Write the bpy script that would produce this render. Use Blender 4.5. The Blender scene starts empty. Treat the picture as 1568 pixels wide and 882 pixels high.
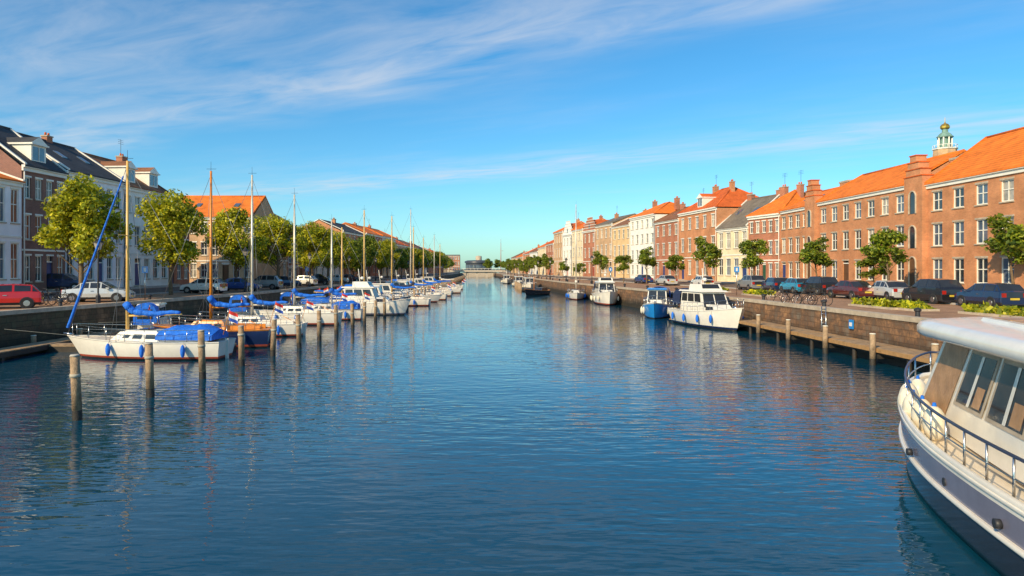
import bpy, math, random
import numpy as np
from mathutils import Vector, Matrix
random.seed(7); rng=np.random.default_rng(7)
F=1045.0; CX=737.0; HY=412.0; H=4.5
def wx(px,D): return (px-CX)*D/F
def wz(py,D): return H-(py-HY)*D/F
scene=bpy.context.scene
# ---------------------------------------------------------------- materials
MATS={}
def nt(m):
    m.use_nodes=True; t=m.node_tree; b=t.nodes['Principled BSDF']; return t,t.nodes,t.links,b
def mat(name,col,rough=.6,metal=0,var=.25,scale=1.5,bump=0,spec=.5,fine=None,coat=0):
    if name in MATS: return MATS[name]
    m=bpy.data.materials.new(name); t,N,L,b=nt(m)
    b.inputs['Roughness'].default_value=rough; b.inputs['Metallic'].default_value=metal
    b.inputs['Specular IOR Level'].default_value=spec; b.inputs['Coat Weight'].default_value=coat
    g=N.new('ShaderNodeNewGeometry'); n=N.new('ShaderNodeTexNoise'); n.inputs['Scale'].default_value=scale; n.inputs['Detail'].default_value=6; n.inputs['Roughness'].default_value=.65
    L.new(g.outputs['Position'],n.inputs['Vector'])
    r=N.new('ShaderNodeMapRange'); r.inputs[1].default_value=.3; r.inputs[2].default_value=.7; r.inputs[3].default_value=1-var; r.inputs[4].default_value=1+var*.6
    L.new(n.outputs['Fac'],r.inputs[0])
    mx=N.new('ShaderNodeVectorMath'); mx.operation='SCALE'; mx.inputs[0].default_value=col[:3]; L.new(r.outputs[0],mx.inputs['Scale'])
    L.new(mx.outputs[0],b.inputs['Base Color'])
    if bump:
        bp=N.new('ShaderNodeBump'); bp.inputs['Strength'].default_value=bump; bp.inputs['Distance'].default_value=.05
        n2=N.new('ShaderNodeTexNoise'); n2.inputs['Scale'].default_value=fine or scale*6; n2.inputs['Detail'].default_value=5
        L.new(g.outputs['Position'],n2.inputs['Vector']); L.new(n2.outputs['Fac'],bp.inputs['Height']); L.new(bp.outputs[0],b.inputs['Normal'])
    MATS[name]=m; return m
def brick(name,c1,c2,mortar,bw=.22,bh=.07,var=.3,mort=.012,horizontal=False,rough=.85):
    if name in MATS: return MATS[name]
    m=bpy.data.materials.new(name); t,N,L,b=nt(m); b.inputs['Roughness'].default_value=rough; b.inputs['Specular IOR Level'].default_value=.25
    g=N.new('ShaderNodeNewGeometry'); s=N.new('ShaderNodeSeparateXYZ'); L.new(g.outputs['Position'],s.inputs[0])
    c=N.new('ShaderNodeCombineXYZ')
    if horizontal:
        L.new(s.outputs[0],c.inputs[0]); L.new(s.outputs[1],c.inputs[1])
    else:
        a=N.new('ShaderNodeMath'); a.operation='ADD'; L.new(s.outputs[0],a.inputs[0]); L.new(s.outputs[1],a.inputs[1]); L.new(a.outputs[0],c.inputs[0]); L.new(s.outputs[2],c.inputs[1])
    br=N.new('ShaderNodeTexBrick'); br.inputs['Scale'].default_value=1; br.inputs['Brick Width'].default_value=bw; br.inputs['Row Height'].default_value=bh; br.inputs['Mortar Size'].default_value=mort
    br.inputs['Color1'].default_value=(*c1,1); br.inputs['Color2'].default_value=(*c2,1); br.inputs['Mortar'].default_value=(*mortar,1)
    L.new(c.outputs[0],br.inputs['Vector'])
    n=N.new('ShaderNodeTexNoise'); n.inputs['Scale'].default_value=.55; n.inputs['Detail'].default_value=8; n.inputs['Roughness'].default_value=.7; L.new(g.outputs['Position'],n.inputs['Vector'])
    r=N.new('ShaderNodeMapRange'); r.inputs[1].default_value=.3; r.inputs[2].default_value=.7; r.inputs[3].default_value=1-var; r.inputs[4].default_value=1+var*.6; L.new(n.outputs['Fac'],r.inputs[0])
    mx=N.new('ShaderNodeVectorMath'); mx.operation='SCALE'; L.new(br.outputs['Color'],mx.inputs[0]); L.new(r.outputs[0],mx.inputs['Scale']); L.new(mx.outputs[0],b.inputs['Base Color'])
    bp=N.new('ShaderNodeBump'); bp.inputs['Strength'].default_value=.4; bp.inputs['Distance'].default_value=.01; L.new(br.outputs['Fac'],bp.inputs['Height']); bp.invert=True; L.new(bp.outputs[0],b.inputs['Normal'])
    MATS[name]=m; return m
def tiles(name,col,var=.4):
    if name in MATS: return MATS[name]
    m=bpy.data.materials.new(name); t,N,L,b=nt(m); b.inputs['Roughness'].default_value=.75; b.inputs['Specular IOR Level'].default_value=.3
    g=N.new('ShaderNodeNewGeometry')
    n=N.new('ShaderNodeTexNoise'); n.inputs['Scale'].default_value=.9; n.inputs['Detail'].default_value=8; n.inputs['Roughness'].default_value=.75; L.new(g.outputs['Position'],n.inputs['Vector'])
    s=N.new('ShaderNodeSeparateXYZ'); L.new(g.outputs['Position'],s.inputs[0])
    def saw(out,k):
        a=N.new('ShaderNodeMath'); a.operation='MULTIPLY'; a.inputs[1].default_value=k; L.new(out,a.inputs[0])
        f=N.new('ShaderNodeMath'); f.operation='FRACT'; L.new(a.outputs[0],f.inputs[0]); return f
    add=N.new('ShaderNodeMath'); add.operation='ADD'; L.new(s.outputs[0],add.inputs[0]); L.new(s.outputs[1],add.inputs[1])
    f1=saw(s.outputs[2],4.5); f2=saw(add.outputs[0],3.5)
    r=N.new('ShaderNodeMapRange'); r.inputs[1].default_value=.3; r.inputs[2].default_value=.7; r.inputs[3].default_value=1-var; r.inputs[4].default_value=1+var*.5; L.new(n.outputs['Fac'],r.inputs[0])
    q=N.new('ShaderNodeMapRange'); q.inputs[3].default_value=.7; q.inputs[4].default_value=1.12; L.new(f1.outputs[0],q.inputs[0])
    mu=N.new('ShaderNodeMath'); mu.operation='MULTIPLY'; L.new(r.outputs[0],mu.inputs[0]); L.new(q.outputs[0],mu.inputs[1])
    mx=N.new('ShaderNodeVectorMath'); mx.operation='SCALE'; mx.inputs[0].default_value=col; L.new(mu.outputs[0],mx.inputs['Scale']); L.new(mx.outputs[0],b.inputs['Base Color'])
    ad=N.new('ShaderNodeMath'); ad.operation='ADD'; L.new(f1.outputs[0],ad.inputs[0]); L.new(f2.outputs[0],ad.inputs[1])
    bp=N.new('ShaderNodeBump'); bp.inputs['Strength'].default_value=.5; bp.inputs['Distance'].default_value=.04; L.new(ad.outputs[0],bp.inputs['Height']); L.new(bp.outputs[0],b.inputs['Normal'])
    MATS[name]=m; return m
BR1=brick('brick_orange',(.72,.27,.105),(.60,.20,.08),(.55,.34,.2),var=.35)
BR2=brick('brick_red',(.58,.18,.08),(.46,.13,.06),(.45,.28,.2),var=.35)
BR3=brick('brick_tan',(.72,.43,.22),(.62,.35,.17),(.6,.44,.3),var=.35)
BR4=brick('brick_purple',(.30,.13,.09),(.22,.10,.075),(.34,.22,.18))
CREAM=mat('render_cream',(.86,.70,.45),.8,var=.2,scale=.8,bump=.1)
WHITEW=mat('render_white',(.92,.88,.80),.8,var=.14,scale=.8,bump=.1)
LAV=mat('render_lavender',(.95,.92,.94),.8,var=.12,scale=.8,bump=.1)
YEL=mat('render_yellow',(.80,.54,.27),.8,var=.2,scale=.8)
TRIM=mat('white_trim_paint',(.88,.84,.74),.5,var=.1)
STONE=mat('stone_trim',(.52,.42,.31),.8,var=.3,scale=2)
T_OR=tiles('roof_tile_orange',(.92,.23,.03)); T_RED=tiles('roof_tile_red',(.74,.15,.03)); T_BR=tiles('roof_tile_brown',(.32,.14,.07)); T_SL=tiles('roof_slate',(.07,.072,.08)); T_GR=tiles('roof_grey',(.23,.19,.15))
G1=mat('window_glass_dark',(.035,.045,.06),.04,var=.4,scale=.7,spec=1,bump=.01)
G2=mat('window_glass_curtain',(.42,.38,.32),.1,var=.5,scale=1.2,spec=.8)
G3=mat('window_glass_sky_tint',(.10,.14,.2),.03,var=.5,scale=.8,spec=1)  # sky reflection put into the pane colour as a blue tint
G4=mat('window_glass_warm',(.34,.11,.06),.1,var=.4,scale=1,spec=.8)
DOORS=[mat('door_paint_red',(.35,.05,.04),.4),mat('door_paint_green',(.03,.1,.06),.4),mat('door_paint_blue',(.03,.06,.2),.4),mat('door_paint_brown',(.15,.07,.03),.5)]
DARK=mat('dark_metal',(.03,.03,.035),.5); STEEL=mat('stainless_steel',(.6,.6,.6),.25,1,var=.1)
WOODP=mat('weathered_timber',(.40,.27,.16),.85,var=.5,scale=4,bump=.6); WOODD=mat('wet_shade_timber',(.04,.032,.025),.6,var=.4,scale=4,bump=.4)  # near-black timber: wet pile feet, also shade painted in under the jetties
WOODM=mat('varnished_wood',(.78,.27,.03),.35,var=.25,scale=5,coat=.3)
MASTW=mat('mast_spruce',(.82,.50,.15),.4,var=.15,scale=3); MASTA=mat('mast_aluminium',(.8,.72,.58),.4,.3,var=.1)
GEL=mat('gelcoat_white',(.86,.80,.70),.25,var=.12,scale=1.2,coat=.3); GEL2=mat('gelcoat_cream',(.82,.70,.54),.3,var=.1)
BLUEC=mat('canvas_blue',(.01,.17,.75),.75,var=.4,scale=4,bump=.9,fine=9); BLUED=mat('hull_navy',(.015,.03,.10),.2,var=.2,coat=.4)
BLUEH=mat('hull_blue',(.02,.26,.70),.25,var=.15,coat=.3); NAVYC=mat('canvas_navy',(.02,.03,.08),.7,var=.3,scale=4,bump=.5)
REDB=mat('boot_stripe_red',(.45,.08,.04),.5,var=.3,scale=3); ANTI=mat('antifouling_dark',(.03,.03,.035),.6)
DECK=mat('deck_nonskid',(.66,.56,.44),.7,var=.2,scale=3); TEAK=mat('deck_teak',(.45,.25,.1),.7,var=.3,scale=4)
BGLASS=mat('boat_glass',(.03,.033,.04),.06,spec=.6,var=.3); ROPE=mat('rope',(.5,.45,.35),.9)
CGLASS=mat('cabin_glass_tinted',(.05,.035,.025),.12,spec=.25,var=.6,scale=1.5)
HGREY=mat('hull_grey',(.20,.19,.25),.2,var=.15,coat=.3); HDARK=mat('hull_charcoal',(.025,.028,.04),.2,var=.2,coat=.4)
TANC=mat('tan_cover',(.50,.28,.14),.4,var=.35,scale=2,bump=.2,spec=.3)
RUB=mat('tyre_rubber',(.02,.02,.02),.8); FEND=mat('fender_white',(.84,.76,.6),.4,var=.2,scale=3); GOLD=mat('gilded_metal',(.8,.5,.1),.3,.8); COPP=mat('verdigris_copper',(.2,.35,.3),.6,var=.3)
FR_,FW_,FB_=mat('flag_red',(.6,.03,.02),.8),mat('flag_white',(.8,.78,.75),.8),mat('flag_blue',(.02,.08,.4),.8)
# ---------------------------------------------------------------- mesh builder
class MB:
    def __init__(s): s.v=[];s.f=[];s.m=[];s.mats=[];s.s=[]
    def mi(s,m):
        if m not in s.mats: s.mats.append(m)
        return s.mats.index(m)
    def face(s,pts,m,sm=False):
        i=len(s.v); s.v+= [tuple(p) for p in pts]; s.f.append(tuple(range(i,i+len(pts)))); s.m.append(s.mi(m)); s.s.append(sm)
    def hexa(s,b,t,m,bot=True):
        i=len(s.v); s.v+=[tuple(p) for p in b]+[tuple(p) for p in t]; k=s.mi(m)
        fs=[(i+4,i+5,i+6,i+7)]+[(i+j,i+(j+1)%4,i+4+(j+1)%4,i+4+j) for j in range(4)]
        if bot: fs.append((i+3,i+2,i+1,i))
        for f in fs: s.f.append(f); s.m.append(k); s.s.append(False)
    def box(s,x0,x1,y0,y1,z0,z1,m):
        s.hexa([(x0,y0,z0),(x1,y0,z0),(x1,y1,z0),(x0,y1,z0)],[(x0,y0,z1),(x1,y0,z1),(x1,y1,z1),(x0,y1,z1)],m)
    def cyl(s,p0,p1,r0,r1,m,n=8,cap=True):
        p0=Vector(p0);p1=Vector(p1);d=p1-p0
        if d.length<1e-6: return
        d.normalize(); a=d.orthogonal().normalized(); b=d.cross(a); i=len(s.v); k=s.mi(m)
        for p,r in((p0,r0),(p1,r1)):
            for j in range(n):
                t=2*math.pi*j/n; s.v.append(tuple(p+a*math.cos(t)*r+b*math.sin(t)*r))
        for j in range(n): s.f.append((i+j,i+(j+1)%n,i+n+(j+1)%n,i+n+j)); s.m.append(k); s.s.append(True)
        if cap:
            s.f.append(tuple(i+n-1-j for j in range(n))); s.m.append(k); s.s.append(False)
            s.f.append(tuple(i+n+j for j in range(n))); s.m.append(k); s.s.append(False)
    def path(s,pts,r,m,n=6):
        P=[Vector(p) for p in pts]; P=[P[0]]+[b for a,b in zip(P[:-1],P[1:]) if (b-a).length>1e-5]
        if len(P)<2: return
        T=[(P[min(i+1,len(P)-1)]-P[max(i-1,0)]) for i in range(len(P))]; T=[t.normalized() if t.length>1e-6 else Vector((0,0,1)) for t in T]
        a=T[0].orthogonal().normalized(); rows=[]
        for p,t in zip(P,T):
            a=(a-t*a.dot(t)); a=a.normalized() if a.length>1e-6 else t.orthogonal().normalized(); b=t.cross(a)
            rows.append([p+a*math.cos(2*math.pi*j/n)*r+b*math.sin(2*math.pi*j/n)*r for j in range(n+1)])
        s.grid(rows,m); s.face(rows[0][:-1],m); s.face(rows[-1][:-1],m)
    def grid(s,rows,m,sm=True,mats=None):
        i=len(s.v); nc=len(rows[0])
        for r in rows: s.v+=[tuple(p) for p in r]
        for a in range(len(rows)-1):
            for b in range(nc-1):
                s.f.append((i+a*nc+b,i+a*nc+b+1,i+(a+1)*nc+b+1,i+(a+1)*nc+b)); s.m.append(s.mi(mats[b] if mats else m)); s.s.append(sm)
    def sph(s,c,r,m,n=10,k=7,zmin=-1):
        rows=[]
        for a in range(k+1):
            ph=-math.pi/2+math.pi*a/k; z=max(math.sin(ph),zmin)
            rows.append([(c[0]+r[0]*math.cos(ph)*math.cos(2*math.pi*j/n),c[1]+r[1]*math.cos(ph)*math.sin(2*math.pi*j/n),c[2]+r[2]*z) for j in range(n+1)])
        s.grid(rows,m)
    def lathe(s,c,prof,m,n=8):
        rows=[[(c[0]+r*math.cos(2*math.pi*(j+.5)/n),c[1]+r*math.sin(2*math.pi*(j+.5)/n),c[2]+z) for j in range(n+1)] for r,z in prof]
        s.grid(rows,m,sm=n>12)
    def panel(s,q,u0,u1,v0,v1,m,off=.012):
        q=[Vector(p) for p in q]
        def P(u,v): return q[0].lerp(q[1],u).lerp(q[3].lerp(q[2],u),v)
        nrm=(q[2]-q[0]).cross(q[3]-q[1]).normalized()*off
        for sg in (1,-1): s.face([P(u0,v0)+nrm*sg,P(u1,v0)+nrm*sg,P(u1,v1)+nrm*sg,P(u0,v1)+nrm*sg],m)
    def mesh(s,name):
        me=bpy.data.meshes.new(name); me.from_pydata(s.v,[],s.f)
        for m in s.mats: me.materials.append(m)
        me.polygons.foreach_set('material_index',s.m); me.polygons.foreach_set('use_smooth',s.s); me.update(); return me
    def build(s,name,loc=(0,0,0),rz=0,parent=None,scale=None):
        if not s.f: return None
        o=bpy.data.objects.new(name,s.mesh(name)); scene.collection.objects.link(o); o.location=loc; o.rotation_euler=(0,0,rz)
        if scale: o.scale=(scale,)*3
        if parent: o.parent=parent
        return o
def inst(name,me,loc,rz=0,sc=1):
    o=bpy.data.objects.new(name,me); scene.collection.objects.link(o); o.location=loc; o.rotation_euler=(0,0,rz); o.scale=(sc,sc,sc) if not hasattr(sc,'__len__') else sc; return o
def empty(name,loc):
    o=bpy.data.objects.new(name,None); scene.collection.objects.link(o); o.location=loc; return o
# ---------------------------------------------------------------- plan lines
QR=[(20.2,-60),(20.2,52),(17.6,84),(14.5,125),(12,187),(10,300),(7.5,420)]
QL=[(-28,-60),(-27,20),(-25.5,38),(-22,66),(-18.5,139),(-15,230),(-12,420)]
FR=[(38,-60),(38,87),(35,98),(31,130),(21.5,187),(17,260),(13.5,340),(11,440)]
FL=[(-37.5,-60),(-37,45),(-36.5,55),(-35,75),(-34.2,88),(-33,101),(-29.5,140),(-24,200),(-18,300),(-14,440)]
def lx(pl,y):
    for (x0,y0),(x1,y1) in zip(pl[:-1],pl[1:]):
        if y<=y1: return x0+(x1-x0)*(y-y0)/(y1-y0)
    return pl[-1][0]
def hit(pl,px):
    k=(px-CX)/F
    for (x0,y0),(x1,y1) in zip(pl[:-1],pl[1:]):
        if y1<1: continue
        den=(x1-x0)-k*(y1-y0)
        if abs(den)<1e-9: continue
        t=(k*y0-x0)/den
        if -1e-6<=t<=1+1e-6 and y0+t*(y1-y0)>1: return Vector((x0+t*(x1-x0),y0+t*(y1-y0),0))
    return None
PROF=[(0,2.1),(.35,2.12),(.62,2.18),(.86,2.55),(.9,2.66),(1,2.7)]
def gz(x,y):
    if x>0: a,b=lx(QR,y),lx(FR,y)
    else: a,b=lx(QL,y),lx(FL,y)
    t=(x-a)/(b-a)
    if t>=1: return 2.7
    for (t0,z0),(t1,z1) in zip(PROF[:-1],PROF[1:]):
        if t<=t1: return z0+(z1-z0)*(t-t0)/(t1-t0)
    return 2.7
# ---------------------------------------------------------------- ground
PAVE=brick('paving_clinker',(.52,.28,.15),(.42,.22,.12),(.25,.18,.13),.22,.11,.45,horizontal=True)
ROAD=brick('street_setts',(.24,.17,.13),(.17,.125,.10),(.1,.08,.07),.2,.1,.3,horizontal=True)
PAV2=brick('pavement_slabs',(.46,.38,.30),(.39,.32,.26),(.2,.17,.15),.4,.4,.2,horizontal=True)
LAND=mat('land',(.12,.12,.06),.9,var=.4,scale=.05)
ys=[-60,-20,10,20,29,38,45,52,66,75,84,95,110,125,139,160,187,200,230,260,300,340,380,420]
gm=MB()
for sgn,Q,FA in((1,QR,FR),(-1,QL,FL)):
    rows=[]
    for y in ys:
        a,b=lx(Q,y),lx(FA,y); rows.append([(a+(b-a)*t,y,z) for t,z in PROF]+[(b+sgn*30,y,2.7),(sgn*4000,y,2.7)])
    gm.grid(rows,None,sm=False,mats=[PAVE,PAVE,ROAD,PAVE,PAV2,PAV2,LAND])
gm.face([(-4000,420,2.7),(-13,420,2.7),(-13,4500,2.7),(-4000,4500,2.7)],LAND)
gm.face([(-13,420,2.1),(11.5,420,2.1),(11.5,4500,2.7),(-13,4500,2.7)],LAND)
gm.face([(4000,420,2.7),(11.5,420,2.7),(11.5,4500,2.7),(4000,4500,2.7)],LAND)
gm.face([(-13,420,-1),(11.5,420,-1),(11.5,420,2.1),(-13,420,2.1)],STONE)
gm.build('ground')
kb=MB(); KERB=mat('kerb_stone',(.45,.42,.38),.8,var=.2,scale=3)
for Q,FA in((QR,FR),(QL,FL)):
    for t0 in(.6,.875):
        for y0,y1 in zip(ys[1:-1],ys[2:]):
            p=[]
            for y in(y0,y1):
                a,b=lx(Q,y),lx(FA,y); x=a+(b-a)*t0; p.append((x,y,gz(x,y)))
            w=.07
            kb.hexa([(p[0][0]-w,y0,p[0][2]-.1),(p[0][0]+w,y0,p[0][2]-.1),(p[1][0]+w,y1,p[1][2]-.1),(p[1][0]-w,y1,p[1][2]-.1)],[(p[0][0]-w,y0,p[0][2]+.12),(p[0][0]+w,y0,p[0][2]+.12),(p[1][0]+w,y1,p[1][2]+.12),(p[1][0]-w,y1,p[1][2]+.12)],KERB)
kb.build('kerb')
def quaymat(name,c1,c2,moss):
    m=bpy.data.materials.new(name); t,N,L,b=nt(m); b.inputs['Roughness'].default_value=.85
    g=N.new('ShaderNodeNewGeometry'); n=N.new('ShaderNodeTexNoise'); n.inputs['Scale'].default_value=.8; n.inputs['Detail'].default_value=9; n.inputs['Roughness'].default_value=.8; L.new(g.outputs['Position'],n.inputs['Vector'])
    cr=N.new('ShaderNodeValToRGB'); e=cr.color_ramp.elements; e[0].position=.38; e[0].color=(*c1,1); e[1].position=.62; e[1].color=(*c2,1); k=e.new(.5); k.color=((c1[0]+c2[0])*.3,(c1[1]+c2[1])*.27,(c1[2]+c2[2])*.27,1); L.new(n.outputs['Fac'],cr.inputs[0])
    s=N.new('ShaderNodeSeparateXYZ'); L.new(g.outputs['Position'],s.inputs[0])
    n3=N.new('ShaderNodeTexNoise'); n3.inputs['Scale'].default_value=1.6; n3.inputs['Detail'].default_value=6; L.new(g.outputs['Position'],n3.inputs['Vector'])
    ad=N.new('ShaderNodeMath'); ad.operation='ADD'; L.new(s.outputs[2],ad.inputs[0]); L.new(n3.outputs['Fac'],ad.inputs[1])
    r=N.new('ShaderNodeMapRange'); r.inputs[1].default_value=1.6; r.inputs[2].default_value=1.0; L.new(ad.outputs[0],r.inputs[0])
    mx=N.new('ShaderNodeMix'); mx.data_type='RGBA'; L.new(r.outputs[0],mx.inputs[0]); L.new(cr.outputs[0],mx.inputs[6]); mx.inputs[7].default_value=(*moss,1)
    c=N.new('ShaderNodeCombineXYZ'); a=N.new('ShaderNodeMath'); a.operation='ADD'; L.new(s.outputs[0],a.inputs[0]); L.new(s.outputs[1],a.inputs[1]); L.new(a.outputs[0],c.inputs[0]); L.new(s.outputs[2],c.inputs[1])
    br=N.new('ShaderNodeTexBrick'); br.inputs['Scale'].default_value=1; br.inputs['Brick Width'].default_value=.8; br.inputs['Row Height'].default_value=.32; br.inputs['Mortar Size'].default_value=.025
    br.inputs['Color1'].default_value=(1,1,1,1); br.inputs['Color2'].default_value=(.6,.6,.6,1); br.inputs['Mortar'].default_value=(.4,.4,.4,1); L.new(c.outputs[0],br.inputs['Vector'])
    m2=N.new('ShaderNodeMix'); m2.data_type='RGBA'; m2.blend_type='MULTIPLY'; m2.inputs[0].default_value=.8; L.new(mx.outputs[2],m2.inputs[6]); L.new(br.outputs['Color'],m2.inputs[7]); L.new(m2.outputs[2],b.inputs['Base Color'])
    bp=N.new('ShaderNodeBump'); bp.inputs['Distance'].default_value=.1; bp.inputs['Strength'].default_value=1; L.new(n.outputs['Fac'],bp.inputs['Height']); L.new(bp.outputs[0],b.inputs['Normal']); return m
for sgn,Q,mm in((1,QR,quaymat('quay_masonry_right',(.46,.24,.11),(.22,.17,.12),(.04,.032,.02))),(-1,QL,quaymat('quay_masonry_left',(.24,.15,.08),(.13,.12,.06),(.03,.035,.02)))):
    q=MB(); rows=[];cop=[]
    for y in ys:
        x=lx(Q,y); rows.append([(x,y,2.05),(x,y,1),(x-sgn*.1,y,-1.5)])
        cop.append([(x+sgn*.45,y,2.12),(x+sgn*.45,y,2.25),(x-sgn*.06,y,2.25),(x-sgn*.06,y,2.02),(x+sgn*.02,y,2.02)])
    q.grid(rows,mm,False); q.grid(cop,STONE,False); q.build('quay_wall')
# water
def water():
    m=bpy.data.materials.new('canal_water'); t,N,L,b=nt(m)
    b.inputs['Roughness'].default_value=.015; b.inputs['IOR'].default_value=1.48
    b.inputs['Base Color'].default_value=(.002,.05,.09,1)
    g=N.new('ShaderNodeNewGeometry')
    def noise(sx,sy,det,off,rot=.12):
        mp=N.new('ShaderNodeMapping'); mp.inputs['Scale'].default_value=(sx,sy,1); mp.inputs['Location'].default_value=(off,off*2,0); mp.inputs['Rotation'].default_value=(0,0,rot)
        n=N.new('ShaderNodeTexNoise'); n.inputs['Scale'].default_value=1; n.inputs['Detail'].default_value=det; n.inputs['Roughness'].default_value=.5; L.new(g.outputs['Position'],mp.inputs[0]); L.new(mp.outputs[0],n.inputs['Vector']); return n
    a=noise(.9,2.6,1,0); c=noise(.22,.45,2,7,-.2); d=noise(2.4,6.5,1,3,.05)
    p=noise(.06,.09,2,13,.4); pr=N.new('ShaderNodeMapRange'); pr.inputs[1].default_value=.35; pr.inputs[2].default_value=.65; pr.inputs[3].default_value=.015; pr.inputs[4].default_value=.032; L.new(p.outputs['Fac'],pr.inputs[0])
    m1=N.new('ShaderNodeMath'); m1.operation='MULTIPLY_ADD'; L.new(c.outputs['Fac'],m1.inputs[0]); m1.inputs[1].default_value=1.0; L.new(a.outputs['Fac'],m1.inputs[2])
    m2=N.new('ShaderNodeMath'); m2.operation='MULTIPLY_ADD'; L.new(d.outputs['Fac'],m2.inputs[0]); m2.inputs[1].default_value=.42; L.new(m1.outputs[0],m2.inputs[2])
    bp=N.new('ShaderNodeBump'); bp.inputs['Strength'].default_value=1; L.new(pr.outputs[0],bp.inputs['Distance']); L.new(m2.outputs[0],bp.inputs['Height']); L.new(bp.outputs[0],b.inputs['Normal'])
    return m
w=MB(); w.face([(-60,-60,0),(60,-60,0),(60,425,0),(-60,425,0)],water()); w.build('canal_water')
# ---------------------------------------------------------------- houses
HR=random.Random(3)
def house(name,A,B,side,zb,ze,rise,floors,cols,wall,roof,depth=10,rt='side',chim=(.15,.85),dorm=0,ww=1.15,whf=.60,frame=TRIM,glass=None,trim=TRIM,door=True,corn=.3,nrm=None):
    A=A.copy();B=B.copy(); U=(B-A); W=U.length; U.normalize()
    n=Vector((-U.y,U.x,0))
    if n.x*side>0: n=-n
    if nrm: n=Vector(nrm)
    e=empty(name,(A.x,A.y,0))
    def P(u,d,z): return U*u-n*d+Vector((0,0,z))
    wl=MB();wn=MB();rf=MB();dr=MB();ch=MB();tr=MB()
    def bx(mb,u0,u1,d0,d1,z0,z1,m): mb.hexa([P(u0,d0,z0),P(u1,d0,z0),P(u1,d1,z0),P(u0,d1,z0)],[P(u0,d0,z1),P(u1,d0,z1),P(u1,d1,z1),P(u0,d1,z1)],m)
    def q(mb,u0,u1,z0,z1,m,d=0): mb.face([P(u0,d,z0),P(u1,d,z0),P(u1,d,z1),P(u0,d,z1)],m)
    gl=glass or [G1,G1,G3,G2]
    fh=(ze-zb)/floors; z=zb-.6; pitch=W/cols; ww=min(ww,pitch*.6); dc=HR.randrange(cols) if door else -1
    for f in range(floors):
        f0=zb+f*fh; hh=fh*whf*(1.05 if f==0 else (.85 if f==floors-1 and floors>2 else 1)); s0=f0+fh*.26 if f else f0+fh*.24; s1=min(s0+hh,f0+fh*.93)
        ops=[(pitch*(c+.5)-ww/2,pitch*(c+.5)+ww/2,c) for c in range(cols)]
        if f==0 and dc>=0:
            o=ops[dc]; q(wl,0,o[0],z,s0,wall); q(wl,o[1],W,z,s0,wall)
        else: q(wl,0,W,z,s0,wall)
        u=0
        for (a,b,c) in ops:
            q(wl,u,a,s0,s1,wall); u=b
            isd=(f==0 and c==dc); b0=f0+.15 if isd else s0; r=.16
            for (p0,p1) in (((a,b0),(a,s1)),((b,b0),(b,s1)),((a,s1),(b,s1)),((a,b0),(b,b0))):
                wl.face([P(p0[0],0,p0[1]),P(p1[0],0,p1[1]),P(p1[0],r,p1[1]),P(p0[0],r,p0[1])],trim if p0[0]!=p1[0] else wall)
            if isd:
                q(wl,a,b,z,b0,STONE); dm=HR.choice(DOORS)
                q(dr,a,b,b0,b0+2.2,dm,r-.02); q(wn,a,b,min(b0+2.2,s1-.1),s1,G1,r-.01)
                bx(dr,a+.15,b-.15,r-.05,r-.03,b0+1.2,b0+2.0,dm); bx(dr,a+.15,b-.15,r-.05,r-.03,b0+.2,b0+1.0,dm)
                bx(wn,a,b,r-.08,r-.03,b0+2.2,b0+2.3,frame)
                bx(dr,a-.2,b+.2,-.5,-.004,b0-.25,b0-.02,STONE)
            else:
                q(wn,a,b,b0,s1,HR.choice(gl),r)
                t=.075
                bx(wn,a,a+t,r-.07,r-.005,b0,s1,frame);bx(wn,b-t,b,r-.07,r-.005,b0,s1,frame)
                bx(wn,a+t,b-t,r-.07,r-.005,b0,b0+t,frame);bx(wn,a+t,b-t,r-.07,r-.005,s1-t,s1,frame)
                zc=b0+(s1-b0)*.55; bx(wn,a+t,b-t,r-.06,r-.008,zc-.035,zc+.035,frame)
                uc=(a+b)/2; bx(wn,uc-.025,uc+.025,r-.055,r-.01,b0+t,s1-t,frame)
                bx(tr,a-.08,b+.08,-.08,-.003,b0-.1,b0-.002,STONE)
            bx(tr,a-.06,b+.06,-.03,-.003,s1+.002,s1+.14,STONE if corn<=.25 else trim)
        q(wl,u,W,s0,s1,wall); z=s1
    q(wl,0,W,z,ze,wall)
    if floors>1 and corn>.25: bx(tr,.02,W-.02,-.06,-.003,zb+fh-.05,zb+fh+.1,trim)
    side_pts=lambda u:[P(u,0,zb-.6),P(u,depth,zb-.6),P(u,depth,ze),P(u,depth/2,ze+rise),P(u,0,ze)] if rt=='side' else [P(u,0,zb-.6),P(u,depth,zb-.6),P(u,depth,ze),P(u,0,ze)]
    wl.face(side_pts(0),wall); wl.face(side_pts(W),wall); q(wl,0,W,zb-.6,ze,wall,depth)
    c=corn; bx(tr,-.02,W+.02,-c,-.004,ze-.02,ze+.16,trim); bx(tr,0,W,-c*.5,-.005,ze-.3,ze-.022,trim)
    tr.cyl(P(.15,-.12,zb),P(.15,-.12,ze-.3),.05,.05,DARK if wall in(LAV,WHITEW) else TRIM,6)
    o=.18; e0=ze+.165
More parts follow.
